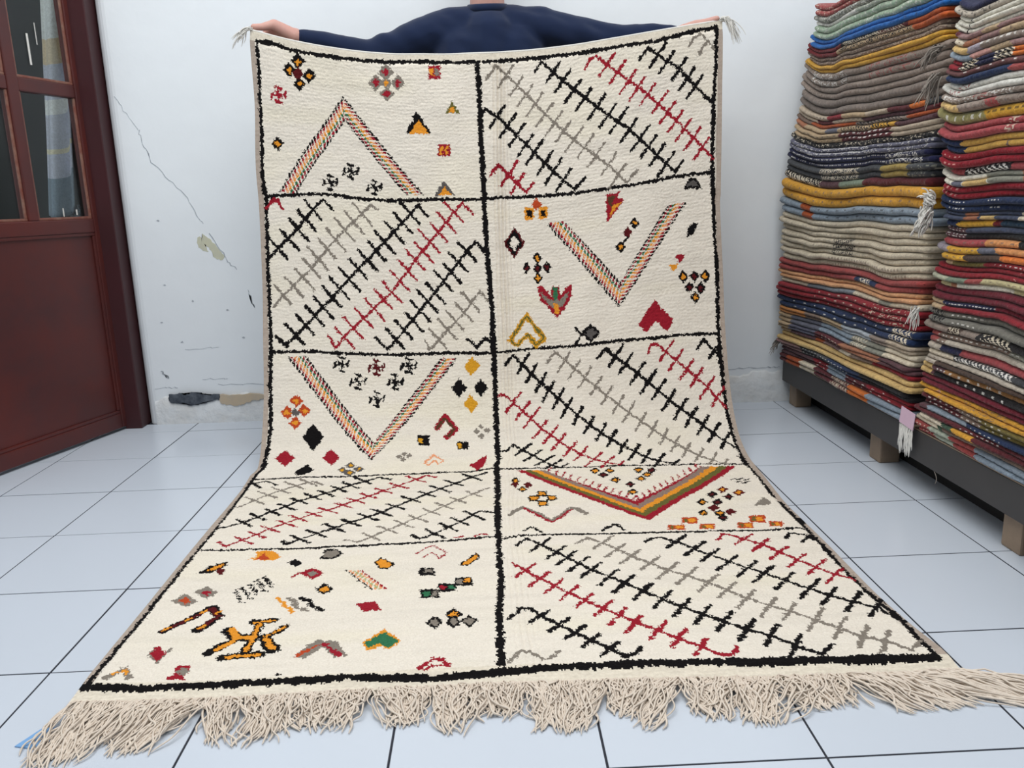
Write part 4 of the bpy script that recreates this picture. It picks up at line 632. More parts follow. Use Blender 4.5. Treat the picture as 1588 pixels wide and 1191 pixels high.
('fern_stripe','black hook by the right border',[('l','black',10.5,[(1444,1532),(1468,1562),(1504,1519),(1519,1498)]),('v','black',10.5,(22,22),[(1504,1524)])]),
('fern_stripe','red fern stripe beside the middle line, third panel',[('l','red',8.5,[(773,1420),(790,1425),(848,1360),(905,1292),(958,1235),(1020,1174),(1061,1149),(1100,1130),(1138,1116),(1153,1133)]),('v','red',8.5,(26,34),[(818,1391),(848,1360),(876,1331),(905,1292),(932,1262),(958,1235),(990,1201),(1020,1174),(1061,1149),(1100,1130)])]),
('fern_stripe','small black fern stripe at the floor bend',[('l','black',9,[(772,1200),(787,1203),(810,1227),(868,1176),(914,1138),(952,1104),(979,1128)]),('v','black',9,(27,24),[(837,1204),(868,1176),(903,1147),(934,1128)])]),
('fern_stripe','black hook at the left border',[('l','black',9,[(16,1078),(64,1096),(99,1069)]),('v','black',9,(-19,20),[(36,1074)])]),
('fern_stripe','grey fern stripe by the left border, on the bend',[('l','grey',8,[(35,908),(67,957),(94,996),(126,1032),(162,1057),(206,1080),(242,1054)]),('v','grey',8,(-35,29),[(67,957),(94,996),(121,1029),(156,1058),(195,1074)])]),
('fern_stripe','long black fern stripe lying on the floor bend',[('l','black',10.5,[(22,752),(84,794),(139,867),(197,939),(262,989),(323,1042),(402,1086),(438,1068)]),('v','black',10.5,(-28,25),[(84,794),(112,833),(139,867),(176,896),(197,939),(228,969),(262,989),(291,1020),(323,1042),(355,1071)])]),
('fern_stripe','red fern stripe lying on the floor bend',[('l','red',8.5,[(58,669),(82,641),(115,680),(166,745),(228,809),(295,859),(360,921),(428,986),(516,1062),(548,1087),(574,1068)]),('v','red',8.5,(-28,23),[(115,680),(143,710),(166,745),(203,777),(228,809),(262,834),(295,859),(334,888),(360,921),(392,952),(428,986),(465,1021),(516,1062)])]),
('fern_stripe','second black fern stripe lying on the floor bend',[('l','black',10.5,[(219,665),(233,643),(298,701),(374,763),(447,823),(520,906),(592,980),(682,1060),(729,1088)]),('v','black',10.5,(-29,26),[(263,671),(298,701),(336,735),(374,763),(415,796),(447,823),(481,859),(520,906),(557,945),(592,980),(632,1019),(682,1060)])]),
('fern_stripe','grey fern stripe nearer the middle line, on the bend',[('l','grey',8,[(379,652),(415,632),(442,662),(515,736),(585,806),(649,886),(733,972)]),('v','grey',8,(-26,27),[(442,662),(479,701),(515,736),(550,768),(585,806),(618,843),(649,886),(693,928)])]),
('fern_stripe','short black fern stripe by the middle line, on the bend',[('l','black',10.5,[(546,657),(568,631),(603,658),(666,729),(716,794),(756,779)]),('v','black',10.5,(-24,29),[(603,658),(635,696),(666,729),(701,767)])]),
('dash_motif',None,[('l','red',7,[(656,629),(672,633)])]),
('hook_motif',None,[('l','red',7,[(706,629),(723,641),(735,635)])]),
('chevron','striped red, olive and orange chevron on the floor bend',[('b','red/red/olive/olive/orange/orange/dusk/dusk/red',[(818,1098),(1153,694),(1144,833),(904,1089)]),('b','red/red/olive/olive/orange/orange/dusk/dusk/red',[(1153,694),(1484,1094),(1377,1093),(1144,833)]),('l','red',5,[(915,1080),(925,1108)]),('l','red',5,[(934,1061),(945,1090)]),('l','red',5,[(954,1043),(965,1072)]),('l','red',5,[(973,1023),(984,1054)]),('l','red',5,[(992,1002),(1003,1035)]),('l','red',5,[(1010,982),(1021,1015)]),('l','red',5,[(1029,961),(1040,994)]),('l','red',5,[(1048,941),(1058,974)]),('l','red',5,[(1066,921),(1076,954)]),('l','red',5,[(1084,901),(1095,933)]),('l','red',5,[(1102,881),(1113,913)]),('l','red',5,[(1119,861),(1130,894)]),('l','red',5,[(1136,842),(1148,874)]),('l','red',5,[(1153,843),(1151,876)]),('l','red',5,[(1172,867),(1170,899)]),('l','red',5,[(1192,890),(1190,924)]),('l','red',5,[(1211,914),(1210,948)]),('l','red',5,[(1232,939),(1230,972)]),('l','red',5,[(1252,963),(1251,996)]),('l','red',5,[(1273,987),(1273,1021)]),('l','red',5,[(1295,1011),(1295,1045)]),('l','red',5,[(1317,1036),(1318,1067)]),('l','red',5,[(1340,1059),(1341,1089)]),('l','red',5,[(1364,1081),(1365,1109)])]),
('diamond_motif',None,[('p','black',[(799,1020),(806,1035),(813,1049),(820,1033),(826,1017),(819,1002),(812,986),(805,1003)]),('p','orange',[(805,1022),(809,1031),(813,1039),(816,1030),(820,1021),(816,1012),(812,1004),(808,1013)]),('p','darkred',[(797,990),(804,1001),(811,1012),(818,1000),(824,987),(817,976),(811,964),(804,977)])]),
('diamond_motif',None,[('p','darkred',[(833,983),(841,995),(848,1008),(856,994),(863,980),(855,968),(847,956),(840,969)]),('p','black',[(817,951),(824,963),(831,974),(838,961),(844,949),(838,938),(831,926),(824,939)]),('p','orange',[(825,951),(828,956),(831,962),(834,956),(837,949),(834,944),(831,938),(828,944)])]),
('flower_motif',None,[('p','black',[(874,931),(902,928),(901,887),(873,889)]),('p','orange',[(878,922),(897,921),(897,895),(878,897)]),('p','black',[(850,897),(877,895),(877,854),(849,856)]),('p','orange',[(854,889),(873,887),(873,862),(854,864)]),('p','black',[(900,896),(928,893),(926,852),(899,854)]),('p','orange',[(904,887),(923,885),(922,860),(903,862)]),('p','black',[(874,857),(902,854),(900,814),(873,817)]),('p','orange',[(878,848),(897,847),(896,822),(878,824)]),('p','cream',[(882,884),(895,883),(894,862),(882,863)])]),
('diamond_motif',None,[('p','black',[(1039,1077),(1049,1088),(1059,1098),(1065,1087),(1072,1075),(1062,1064),(1052,1053),(1046,1065)]),('p','orange',[(1047,1076),(1052,1082),(1057,1088),(1061,1082),(1064,1075),(1059,1069),(1054,1063),(1050,1070)])]),
('diamond_motif',None,[('p','black',[(1083,1077),(1093,1088),(1103,1099),(1110,1087),(1116,1076),(1106,1064),(1096,1053),(1090,1065)]),('p','orange',[(1091,1077),(1096,1083),(1102,1088),(1105,1082),(1109,1076),(1103,1070),(1098,1064),(1094,1070)])]),
('diamond_motif',None,[('p','black',[(1060,1045),(1070,1057),(1080,1068),(1087,1056),(1093,1043),(1083,1031),(1073,1019),(1067,1032)]),('p','darkred',[(1068,1045),(1073,1051),(1079,1057),(1082,1051),(1085,1044),(1080,1037),(1075,1031),(1071,1038)])]),
('diamond_motif',None,[('p','black',[(1091,1006),(1100,1019),(1110,1031),(1117,1018),(1123,1004),(1113,991),(1104,979),(1097,992)]),('p','orange',[(1098,1006),(1103,1012),(1109,1019),(1112,1012),(1115,1004),(1110,998),(1105,991),(1101,998)])]),
('diamond_motif',None,[('p','black',[(1171,1077),(1181,1088),(1192,1099),(1198,1087),(1204,1076),(1193,1064),(1183,1053),(1177,1065)]),('p','orange',[(1178,1077),(1184,1083),(1190,1088),(1193,1082),(1196,1076),(1190,1070),(1185,1064),(1182,1070)])]),
('diamond_motif',None,[('p','black',[(1209,1073),(1219,1084),(1230,1095),(1236,1083),(1242,1071),(1231,1060),(1220,1048),(1214,1061)]),('p','darkred',[(1216,1072),(1222,1078),(1228,1084),(1231,1078),(1234,1072),(1228,1066),(1222,1059),(1219,1066)])]),
('diamond_motif',None,[('p','black',[(1189,1044),(1199,1056),(1210,1067),(1216,1055),(1221,1043),(1211,1031),(1201,1018),(1195,1031)]),('p','orange',[(1196,1044),(1202,1050),(1208,1057),(1211,1050),(1214,1043),(1208,1037),(1203,1030),(1200,1037)])]),
('diamond_motif',None,[('p','black',[(1166,1011),(1176,1024),(1186,1036),(1192,1023),(1198,1009),(1188,996),(1178,984),(1172,997)]),('p','orange',[(1173,1010),(1179,1017),(1184,1024),(1187,1017),(1191,1009),(1185,1003),(1180,996),(1177,1003)])]),
('diamond_motif',None,[('p','black',[(1128,965),(1138,978),(1148,991),(1154,977),(1160,964),(1150,951),(1141,939),(1135,952)]),('p','darkred',[(1136,965),(1141,972),(1146,979),(1149,971),(1153,964),(1148,957),(1142,951),(1139,958)])]),
('diamond_motif',None,[('p','black',[(1129,906),(1138,919),(1147,931),(1154,918),(1160,905),(1150,892),(1141,880),(1135,893)]),('p','orange',[(1136,906),(1141,913),(1146,919),(1149,912),(1153,905),(1148,898),(1143,892),(1139,899)])]),
('wave_motif',None,[('l','grey',16,[(798,759),(812,789),(833,810),(863,769),(904,706),(932,737),(962,793),(977,787),(1000,752)]),('l','red',9,[(838,800),(863,761),(903,698),(931,728),(962,784)])]),
('dash_motif',None,[('l','black',6,[(1437,988),(1456,996)]),('l','black',6,[(1449,967),(1467,975)]),('l','black',6,[(1461,956),(1479,964)]),('l','black',6,[(1473,981),(1491,989)]),('l','black',6,[(1457,989),(1476,997)]),('l','black',6,[(1474,964),(1492,972)])]),
('diamond_motif',None,[('p','darkred',[(1380,910),(1392,925),(1403,939),(1408,924),(1414,908),(1402,894),(1391,880),(1386,895)]),('p','orange',[(1389,910),(1394,916),(1400,923),(1403,916),(1405,909),(1400,902),(1394,895),(1391,903)])]),
('diamond_motif',None,[('p','black',[(1346,874),(1357,889),(1368,903),(1373,888),(1378,873),(1367,859),(1356,845),(1351,860)]),('p','darkred',[(1354,874),(1359,881),(1365,887),(1368,880),(1370,873),(1365,867),(1359,860),(1357,867)])]),
('diamond_motif',None,[('p','black',[(1387,855),(1398,869),(1410,883),(1415,868),(1419,853),(1408,839),(1397,826),(1392,840)]),('p','darkred',[(1395,854),(1401,861),(1406,867),(1409,860),(1411,853),(1406,847),(1400,841),(1398,847)])]),
('diamond_motif',None,[('p','darkred',[(1421,885),(1433,899),(1444,914),(1449,898),(1454,883),(1442,869),(1431,855),(1426,870)]),('p','orange',[(1430,885),(1435,891),(1441,898),(1443,891),(1446,883),(1440,877),(1435,870),(1432,878)])]),
('diamond_motif',None,[('p','black',[(1307,818),(1318,832),(1329,846),(1334,831),(1339,817),(1328,803),(1316,790),(1312,804)]),('p','orange',[(1315,818),(1320,824),(1326,831),(1328,824),(1331,817),(1325,811),(1320,805),(1317,811)])]),
('diamond_motif',None,[('p','black',[(1347,816),(1359,830),(1370,844),(1375,829),(1379,815),(1368,802),(1357,788),(1352,802)]),('p','darkred',[(1355,816),(1361,822),(1366,829),(1369,822),(1371,815),(1366,809),(1360,803),(1358,809)])]),
('diamond_motif',None,[('p','darkred',[(1327,776),(1339,789),(1350,802),(1354,788),(1359,774),(1347,761),(1336,748),(1332,762)]),('p','darkred',[(1335,775),(1341,781),(1346,788),(1349,781),(1351,775),(1345,769),(1340,763),(1337,769)])]),
('diamond_motif',None,[('p','black',[(1333,735),(1344,748),(1356,761),(1360,747),(1363,734),(1352,721),(1341,709),(1337,722)]),('p','orange',[(1340,735),(1346,741),(1352,747),(1354,740),(1356,734),(1350,728),(1345,722),(1343,729)])]),
('diamond_motif',None,[('p','black',[(1291,740),(1302,752),(1313,765),(1317,752),(1321,738),(1310,726),(1299,713),(1295,726)]),('p','orange',[(1298,739),(1304,745),(1309,751),(1311,745),(1314,739),(1308,733),(1303,727),(1300,733)])]),
('diamond_motif',None,[('p','darkred',[(1364,744),(1375,757),(1387,770),(1391,756),(1394,743),(1383,730),(1371,718),(1367,731)]),('p','darkred',[(1371,744),(1377,750),(1383,756),(1385,749),(1387,743),(1381,737),(1375,731),(1373,738)])]),
('diamond_motif',None,[('p','black',[(1332,703),(1343,715),(1354,727),(1358,714),(1362,701),(1351,689),(1340,677),(1336,690)]),('p','darkred',[(1339,702),(1345,708),(1350,714),(1352,708),(1355,702),(1349,696),(1344,690),(1342,696)])]),
('triangle_motif',None,[('p','grey',[(1453,782),(1499,846),(1505,792)])]),
('slab_motif',None,[('p','rust',[(1244,712),(1285,710),(1273,668),(1233,669)]),('p','orange',[(1260,702),(1276,702),(1270,676),(1253,677)]),('p','olive',[(1249,703),(1257,702),(1251,677),(1242,677)])]),
('slab_motif',None,[('p','rust',[(1197,663),(1239,662),(1232,631),(1190,632)]),('p','orange',[(1215,656),(1232,656),(1227,637),(1210,638)]),('p','olive',[(1203,657),(1212,656),(1207,638),(1199,638)])]),
('slab_motif',None,[('p','rust',[(1275,664),(1314,662),(1306,633),(1268,635)]),('p','orange',[(1291,657),(1307,656),(1302,639),(1286,640)]),('p','olive',[(1281,658),(1289,657),(1284,640),(1276,640)])]),
('slab_motif',None,[('p','rust',[(1420,716),(1459,713),(1444,668),(1405,671)]),('p','orange',[(1435,705),(1450,704),(1441,677),(1425,679)]),('p','olive',[(1424,706),(1432,706),(1423,679),(1415,679)])]),
('slab_motif',None,[('p','rust',[(1375,672),(1414,669),(1401,632),(1363,634)]),('p','orange',[(1390,663),(1405,662),(1398,639),(1382,640)]),('p','olive',[(1379,664),(1387,663),(1380,640),(1372,641)])]),
('slab_motif',None,[('p','rust',[(1455,674),(1488,671),(1476,638),(1443,641)]),('p','orange',[(1467,666),(1480,665),(1473,645),(1460,646)]),('p','olive',[(1459,667),(1465,666),(1458,647),(1451,647)])]),
('hook_motif',None,[('l','black',9,[(829,650),(847,671),(861,656),(873,636)])]),
('hook_motif',None,[('l','black',11,[(1026,634),(1062,676),(1074,660),(1080,636)])]),
('tuft_motif',None,[('p','black',[(1538,698),(1558,703),(1550,663),(1532,652)])]),
('tuft_motif',None,[('p','orange',[(160,565),(181,578),(169,603),(190,609),(214,605),(238,570),(222,552),(191,558)]),('p','rust',[(180,561),(194,595),(215,558)])]),
('star_motif',None,[('p','black',[(264,535),(269,546),(275,557),(286,544),(297,531),(291,520),(285,509),(275,522)])]),
('bird_motif',None,[('p','black',[(62,487),(77,527),(114,557),(118,532),(97,495)]),('p','orange',[(81,509),(107,547),(109,529),(95,502)]),('p','darkred',[(103,503),(106,513),(109,523),(118,513),(127,502),(124,492),(121,483),(112,493)])]),
('diamond_motif',None,[('p','red',[(303,475),(314,489),(326,503),(344,485),(361,468),(350,454),(338,441),(320,458)]),('p','grey',[(318,473),(324,479),(329,486),(338,478),(346,470),(340,463),(335,457),(326,465)]),('l','red',6.2,[(289,456),(297,474),(310,477)])]),
('scribble_motif',None,[('l','black',3.7,[(175,392),(185,390)]),('l','black',3.7,[(184,377),(195,375)]),('l','black',3.7,[(194,362),(204,360)]),('l','black',3.7,[(203,348),(214,345)]),('l','black',3.7,[(186,409),(197,406)]),('l','black',3.7,[(196,394),(207,391)]),('l','black',3.7,[(205,378),(216,376)]),('l','black',3.7,[(215,364),(225,361)]),('l','black',3.7,[(198,426),(209,423)]),('l','black',3.7,[(208,410),(218,407)]),('l','black',3.7,[(217,395),(228,392)]),('l','black',3.7,[(227,380),(237,377)]),('l','black',3.7,[(210,443),(221,440)]),('l','black',3.7,[(220,427),(231,424)]),('l','black',3.7,[(229,411),(240,408)]),('l','black',3.7,[(239,396),(249,393)]),('l','black',3.7,[(222,460),(233,457)]),('l','black',3.7,[(232,444),(243,441)]),('l','black',3.7,[(241,428),(252,425)]),('l','black',3.7,[(251,412),(261,409)]),('l','black',3.7,[(179,402),(184,379)]),('l','black',3.7,[(188,386),(194,364)]),('l','black',3.7,[(198,371),(203,350)]),('l','black',3.7,[(190,418),(196,395)]),('l','black',3.7,[(200,403),(205,380)]),('l','black',3.7,[(210,388),(215,366)]),('l','black',3.7,[(202,435),(208,412)]),('l','black',3.7,[(212,420),(217,397)]),('l','black',3.7,[(222,404),(227,382)]),('l','black',3.7,[(214,453),(220,429)]),('l','black',3.7,[(224,437),(229,413)]),('l','black',3.7,[(234,421),(239,398)]),('l','black',3.7,[(227,470),(232,446)]),('l','black',3.7,[(236,454),(241,430)]),('l','black',3.7,[(246,438),(251,414)])]),
('diamond_motif',None,[('p','grey',[(89,397),(97,412),(105,427),(123,411),(141,395),(133,380),(125,366),(107,381)]),('p','red',[(102,396),(106,403),(110,410),(119,403),(127,395),(123,389),(119,382),(111,389)])]),
('diamond_motif',None,[('p','grey',[(51,359),(60,375),(69,391),(90,375),(110,358),(101,343),(92,328),(72,343)]),('p','rust',[(67,359),(71,367),(75,376),(85,368),(95,359),(91,350),(87,342),(77,350)])]),
('hook_motif',None,[('l','black',19.8,[(79,230),(115,276),(151,328),(178,285),(151,233)]),('l','darkred',10.5,[(80,233),(115,276),(152,322),(175,285),(151,239)]),('l','orange',8.7,[(81,236),(87,245)]),('l','orange',8.7,[(112,274),(119,282)]),('l','orange',8.7,[(134,303),(141,311)]),('l','orange',8.7,[(167,299),(174,307)]),('l','orange',8.7,[(153,241),(159,249)])]),
('creature_motif',None,[('l','black',21.1,[(198,142),(219,170),(241,191)]),('l','black',27.3,[(214,229),(240,195),(265,197)]),('l','black',18.6,[(254,256),(297,260)]),('l','black',18.6,[(271,252),(272,188),(269,144)]),('l','black',22.3,[(233,124),(265,130),(299,132)]),('l','black',17.4,[(290,193),(312,212),(329,234)]),('l','black',24.8,[(293,194),(321,145)]),('l','orange',9.3,[(210,154),(241,191)]),('l','orange',14.9,[(219,232),(240,195),(265,197)]),('l','orange',8.1,[(258,255),(293,259)]),('l','orange',8.1,[(270,248),(272,188),(270,147)]),('l','orange',10.5,[(240,126),(296,131)]),('l','orange',6.2,[(294,196),(327,233)]),('l','orange',12.4,[(297,186),(318,152)])]),
('tail_motif',None,[('p','grey',[(84,144),(87,161),(90,177),(106,160),(121,143),(118,128),(115,112),(99,128)]),('p','red',[(87,148),(90,161),(92,175),(106,161),(119,147),(116,134),(113,121),(100,134)]),('l','red',8.7,[(109,147),(118,154)]),('l','grey',8.1,[(118,154),(126,167)])]),
('arch_motif',None,[('l','grey',12.4,[(37,66),(49,79),(60,96),(80,67)]),('l','orange',6.2,[(47,79),(62,92),(70,79)])]),
('diamond_motif',None,[('p','red',[(143,62),(157,76),(155,103),(179,103),(183,81),(177,68),(186,57)]),('p','grey',[(159,84),(163,91),(166,99),(175,91),(183,82),(179,74),(176,67),(168,75)])]),
('dash_motif',None,[('l','black',5,[(343,59),(353,60)])]),
('tuft_motif',None,[('p','black',[(334,549),(340,573),(332,601),(367,601),(389,571),(369,543)]),('p','grey',[(342,556),(341,593),(366,594),(381,573),(366,550)])]),
('diamond_motif',None,[('p','black',[(468,510),(482,536),(517,496),(506,469),(481,479)]),('p','orange',[(474,508),(483,529),(510,497),(503,476),(483,485)])]),
('arch_motif',None,[('l','red',4.3,[(564,545),(582,568),(602,587),(635,542),(622,513),(599,547),(579,520)])]),
('diamond_motif',None,[('p','black',[(666,471),(707,532),(717,507),(688,463)]),('p','orange',[(676,475),(706,524),(712,506),(688,469)])]),
('square_motif',None,[('p','black',[(576,467),(612,462),(614,423),(579,427)]),('p','grey',[(588,456),(607,453),(608,437),(589,439)])]),
('stair_motif',None,[('p','black',[(585,362),(628,357),(630,316),(589,321)]),('p','dgreen',[(592,351),(607,349),(609,329),(594,330)]),('p','grey',[(611,351),(624,349),(625,328),(612,330)]),('p','black',[(624,383),(664,378),(665,342),(626,346)]),('p','red',[(628,373),(642,372),(643,353),(629,354)]),('p','dgreen',[(646,371),(660,370),(661,352),(647,354)]),('p','black',[(659,409),(700,404),(701,365),(660,370)]),('p','grey',[(663,399),(678,397),(679,375),(663,377)]),('p','orange',[(683,399),(696,398),(697,380),(684,382)])]),
('chevron_motif',None,[('b','black/peach/palegreen/peach/red',[(402,481),(477,373),(517,373),(444,473)])]),
('diamond_motif',None,[('p','black',[(353,391),(361,406),(368,420),(381,403),(394,386),(387,372),(379,358),(366,374)]),('p','orange',[(364,390),(367,397),(371,404),(378,396),(384,387),(380,380),(377,373),(370,381)])]),
('diamond_motif',None,[('p','red',[(455,313),(495,319),(512,278),(475,276)])]),
('zigzag_motif',None,[('l','orange',8.7,[(280,357),(296,337),(304,318),(320,307),(327,290)])]),
('zigzag_motif',None,[('l','grey',10.5,[(305,354),(322,334),(328,315),(354,296)])]),
('zigzag_motif',None,[('l','black',12.4,[(334,351),(349,342),(361,316),(386,292)])]),
('star_motif',None,[('p','black',[(608,216),(616,229),(624,241),(634,227),(643,212),(634,200),(626,188),(617,202)]),('p','grey',[(615,215),(620,222),(625,229),(630,221),(635,213),(631,206),(626,199),(620,207)])]),
('star_motif',None,[('p','black',[(644,245),(653,258),(661,271),(671,256),(680,242),(671,229),(662,216),(653,231)]),('p','orange',[(652,244),(657,252),(662,259),(667,251),(672,242),(667,235),(662,228),(657,236)])]),
('star_motif',None,[('p','black',[(646,215),(654,227),(663,240),(672,225),(681,211),(672,199),(663,187),(655,201)]),('p','grey',[(653,214),(658,221),(663,228),(668,220),(673,212),(668,205),(663,198),(658,206)])]),
('star_motif',None,[('p','black',[(677,216),(686,228),(695,241),(703,226),(712,212),(703,200),(694,188),(686,202)]),('p','grey',[(684,215),(689,222),(695,229),(700,221),(705,213),(700,206),(694,199),(689,207)])]),
('heart_motif',None,[('p','orange',[(528,201),(562,151),(543,120),(525,138),(504,121),(486,151)]),('p','dgreen',[(529,188),(556,152),(541,126),(524,146),(503,132),(490,150)])]),
('chevron_motif',None,[('p','grey',[(363,113),(388,161),(400,174),(437,163),(466,108),(441,109),(413,144),(388,107)]),('l','rust',9.3,[(370,116),(401,152)]),('l','red',11.8,[(415,155),(450,112)])]),
('arch_motif',None,[('l','red',7.4,[(599,56),(616,74),(628,85),(642,77),(652,57),(623,63),(609,49)])]),
('fern_stripe','long black fern stripe on the floor, fifth panel',[('l','black',10.5,[(805,563),(833,603),(865,563),(902,511),(966,422),(1032,351),(1098,277),(1161,212),(1226,152),(1263,130),(1290,93),(1322,62),(1356,94)]),('v','black',10.5,(27,36),[(865,563),(898,517),(921,487),(944,452),(968,419),(1003,383),(1032,351),(1063,311),(1098,277),(1130,244),(1161,212),(1193,182),(1226,152),(1263,130),(1290,93)])]),
('fern_stripe','long grey fern stripe on the floor',[('l','grey',9,[(950,561),(982,593),(1015,563),(1070,485),(1139,409),(1213,348),(1271,275),(1336,218),(1372,184),(1401,149),(1426,114),(1458,97),(1486,63),(1520,91)]),('v','grey',9,(30,37),[(1015,563),(1043,523),(1070,485),(1109,449),(1139,409),(1174,381),(1213,348),(1242,313),(1271,275),(1305,242),(1336,218),(1372,184),(1401,149),(1426,114),(1458,97)])]),
('fern_stripe','black fern stripe on the floor reaching the right border',[('l','black',10.5,[(1118,563),(1139,584),(1162,586),(1191,560),(1252,484),(1317,413),(1379,351),(1444,278),(1511,221),(1535,171)]),('v','black',10.5,(33,37),[(1191,560),(1223,516),(1252,484),(1281,443),(1317,413),(1343,384),(1379,351),(1416,311),(1444,278),(1480,249),(1511,221)])]),
('fern_stripe','short red fern stripe on the floor by the right border',[('l','red',9,[(1293,568),(1317,601),(1339,590),(1388,535),(1442,449),(1496,369),(1525,345)]),('v','red',9,(31,32),[(1353,566),(1388,535),(1414,489),(1442,449),(1471,411),(1496,369)])]),
('fern_stripe','black hook on the floor by the right border',[('l','black',10.5,[(1458,568),(1478,596),(1508,585),(1532,535),(1532,490)]),('v','black',10.5,(24,25),[(1510,566)])]),
('fern_stripe','long red fern stripe on the floor',[('l','red',9,[(792,468),(818,429),(878,347),(936,280),(995,215),(1057,155),(1119,95),(1145,65),(1165,68),(1185,94)]),('v','red',9,(23,31),[(820,429),(850,384),(878,347),(908,315),(936,280),(968,243),(995,215),(1020,184),(1057,155),(1087,123),(1119,95)])]),
('fern_stripe','black fern stripe on the floor by the fringe',[('l','black',10.5,[(775,215),(786,232),(802,258),(821,252),(841,220),(897,155),(952,95),(975,66),(991,75),(1010,96)]),('v','black',10.5,(23,24),[(837,220),(871,185),(897,155),(924,126),(952,95)])]),
('fern_stripe','grey wave by the fringed end',[('l','grey',9,[(762,61),(787,95),(804,91),(824,64),(843,73),(859,94)])]),
]

PAL = dict(cream=(234,226,213), black=(20,18,19), grey=(134,126,116), dgrey=(92,88,86), red=(152,32,46), darkred=(86,24,28), orange=(226,148,48), gold=(212,154,44), peach=(230,156,112),
 palegreen=(172,174,120), dgreen=(52,112,78), olive=(104,100,52), brown=(86,58,40), rust=(184,72,40), dusk=(142,122,112), selv=(178,164,152), band=(228,219,202))
PAL = {k: lin(v) for k, v in PAL.items()}
S_, PY_, PZ_ = make_profile()
NU = int(RUG_W * 1000 / 2.6); NV = int(RUG_H * 1000 / 2.6)
ug = np.linspace(0, 1, NU + 1); wg = np.linspace(0, 1, NV + 1)
fl = pchip([q[1] for q in RUG_LEFT], [q[0] for q in RUG_LEFT]); fr = pchip([q[1] for q in RUG_RIGHT], [q[0] for q in RUG_RIGHT])
us13 = np.linspace(0, 1, 13); rowv = np.array([pchip(us13, r)(ug) for r in RUG_ROWS])      # rows x (NU+1)
SS = np.stack([pchip(RUG_ROW_W, rowv[:, k])(wg) for k in range(NU + 1)], 1)                 # (NV+1) x (NU+1)
def sheet(S, U, disp):
    X = fl(S) + (fr(S) - fl(S)) * U
    Y = np.interp(S, S_, PY_); Z = np.interp(S, S_, PZ_)
    dY = np.interp(S + .004, S_, PY_) - np.interp(S - .004, S_, PY_); dZ = np.interp(S + .004, S_, PZ_) - np.interp(S - .004, S_, PZ_)
    n = np.hypot(dY, dZ); ny, nz = -dZ / n, dY / n
    return np.stack([X, Y + ny * disp, Z + nz * disp], -1)
UU, WW = np.meshgrid(ug, wg)
A = UU * RUG_W * 1000; B = WW * RUG_H * 1000                                               # rug millimetres
hang = np.clip((SS - 1.35) / 0.5, 0, 1)
waves = hang * (0.007 * np.sin(A / 95 + 0.8 * np.sin(B / 300)) * np.clip((B - 1500) / 900, 0, 1) + 0.010 * np.sin(A / 230 + B / 420) + 0.004 * vnoise(A / 90, B / 160, 5))
edge = np.minimum(A, RUG_W * 1000 - A)
pile = 0.0005 * vnoise(A / 11, B / 4.2, 1) + 0.0003 * vnoise(A / 26, B / 7, 2) + 0.0003 * np.sin(B / 1.75 + 2.5 * vnoise(A / 40, B / 25, 13)) + 0.0005 * rng.standard_normal(A.shape)
mid = np.exp(-((A - RUG_W * 500 - 30) / 26.0) ** 2)
pile += (0.3 + 0.7 * hang) * mid * 0.0050 * np.sin(A / 1.9 + 1.2 * vnoise(A / 30, B / 120, 8)) * (A > RUG_W * 500)
pile += 0.0007 * vnoise(A / 60, B / 30, 9)
flatrim = np.clip((edge - 16) / 8, 0, 1) * np.clip((B - 28) / 10, 0, 1) * np.clip((RUG_H * 1000 - 26 - B) / 8, 0, 1)
VR = sheet(SS, UU, waves + pile * (0.25 + 0.75 * flatrim) + 0.004 * flatrim)
# classify every little knot cell
Ac = (np.arange(NU) + .5) / NU * RUG_W * 1000; Bc = (np.arange(NV) + .5) / NV * RUG_H * 1000
AC, BC = np.meshgrid(Ac, Bc)
ACn = AC + 3.4 * vnoise(AC / 7.5, BC / 6.0, 21) + 1.2 * rng.standard_normal(AC.shape)
BCn = BC + 3.2 * vnoise(AC / 6.5, BC / 7.0, 22) + 1.0 * rng.standard_normal(AC.shape)
part = np.zeros(AC.shape, np.int32); colr = np.empty(AC.shape + (3,)); colr[:] = PAL['cream']
tone = 1.0 - 0.05 * np.clip(vnoise(AC / 160, BC / 22, 31), 0, 1) - 0.035 * np.clip(vnoise(AC / 40, BC / 9, 32), 0, 1)
colr *= tone[..., None]; colr[..., 2] *= (1 - 0.05 * np.clip(vnoise(AC / 220, BC / 60, 33), 0, 1))
lost = vnoise(AC / 30, BC / 40, 41)
def window(pts, pad):
    a = np.array(pts, float); i0 = max(0, int((a[:, 0].min() - pad) / (RUG_W * 1000) * NU)); i1 = min(NU, int((a[:, 0].max() + pad) / (RUG_W * 1000) * NU) + 2)
    j0 = max(0, int((a[:, 1].min() - pad) / (RUG_H * 1000) * NV)); j1 = min(NV, int((a[:, 1].max() + pad) / (RUG_H * 1000) * NV) + 2)
    return slice(j0, j1), slice(i0, i1)
def seg_mask(pts, w):
    sl = window(pts, w + 8); x = ACn[sl]; y = BCn[sl]; d = np.full(x.shape, 1e9)
    for p, q in zip(pts[:-1], pts[1:]):
        vx, vy = q[0] - p[0], q[1] - p[1]; ll = vx * vx + vy * vy + 1e-9
        t = np.clip(((x - p[0]) * vx + (y - p[1]) * vy) / ll, 0, 1); d = np.minimum(d, (x - p[0] - t * vx) ** 2 + (y - p[1] - t * vy) ** 2)
    return sl, d < (w / 2) ** 2 * (1 + 0.35 * lost[sl])
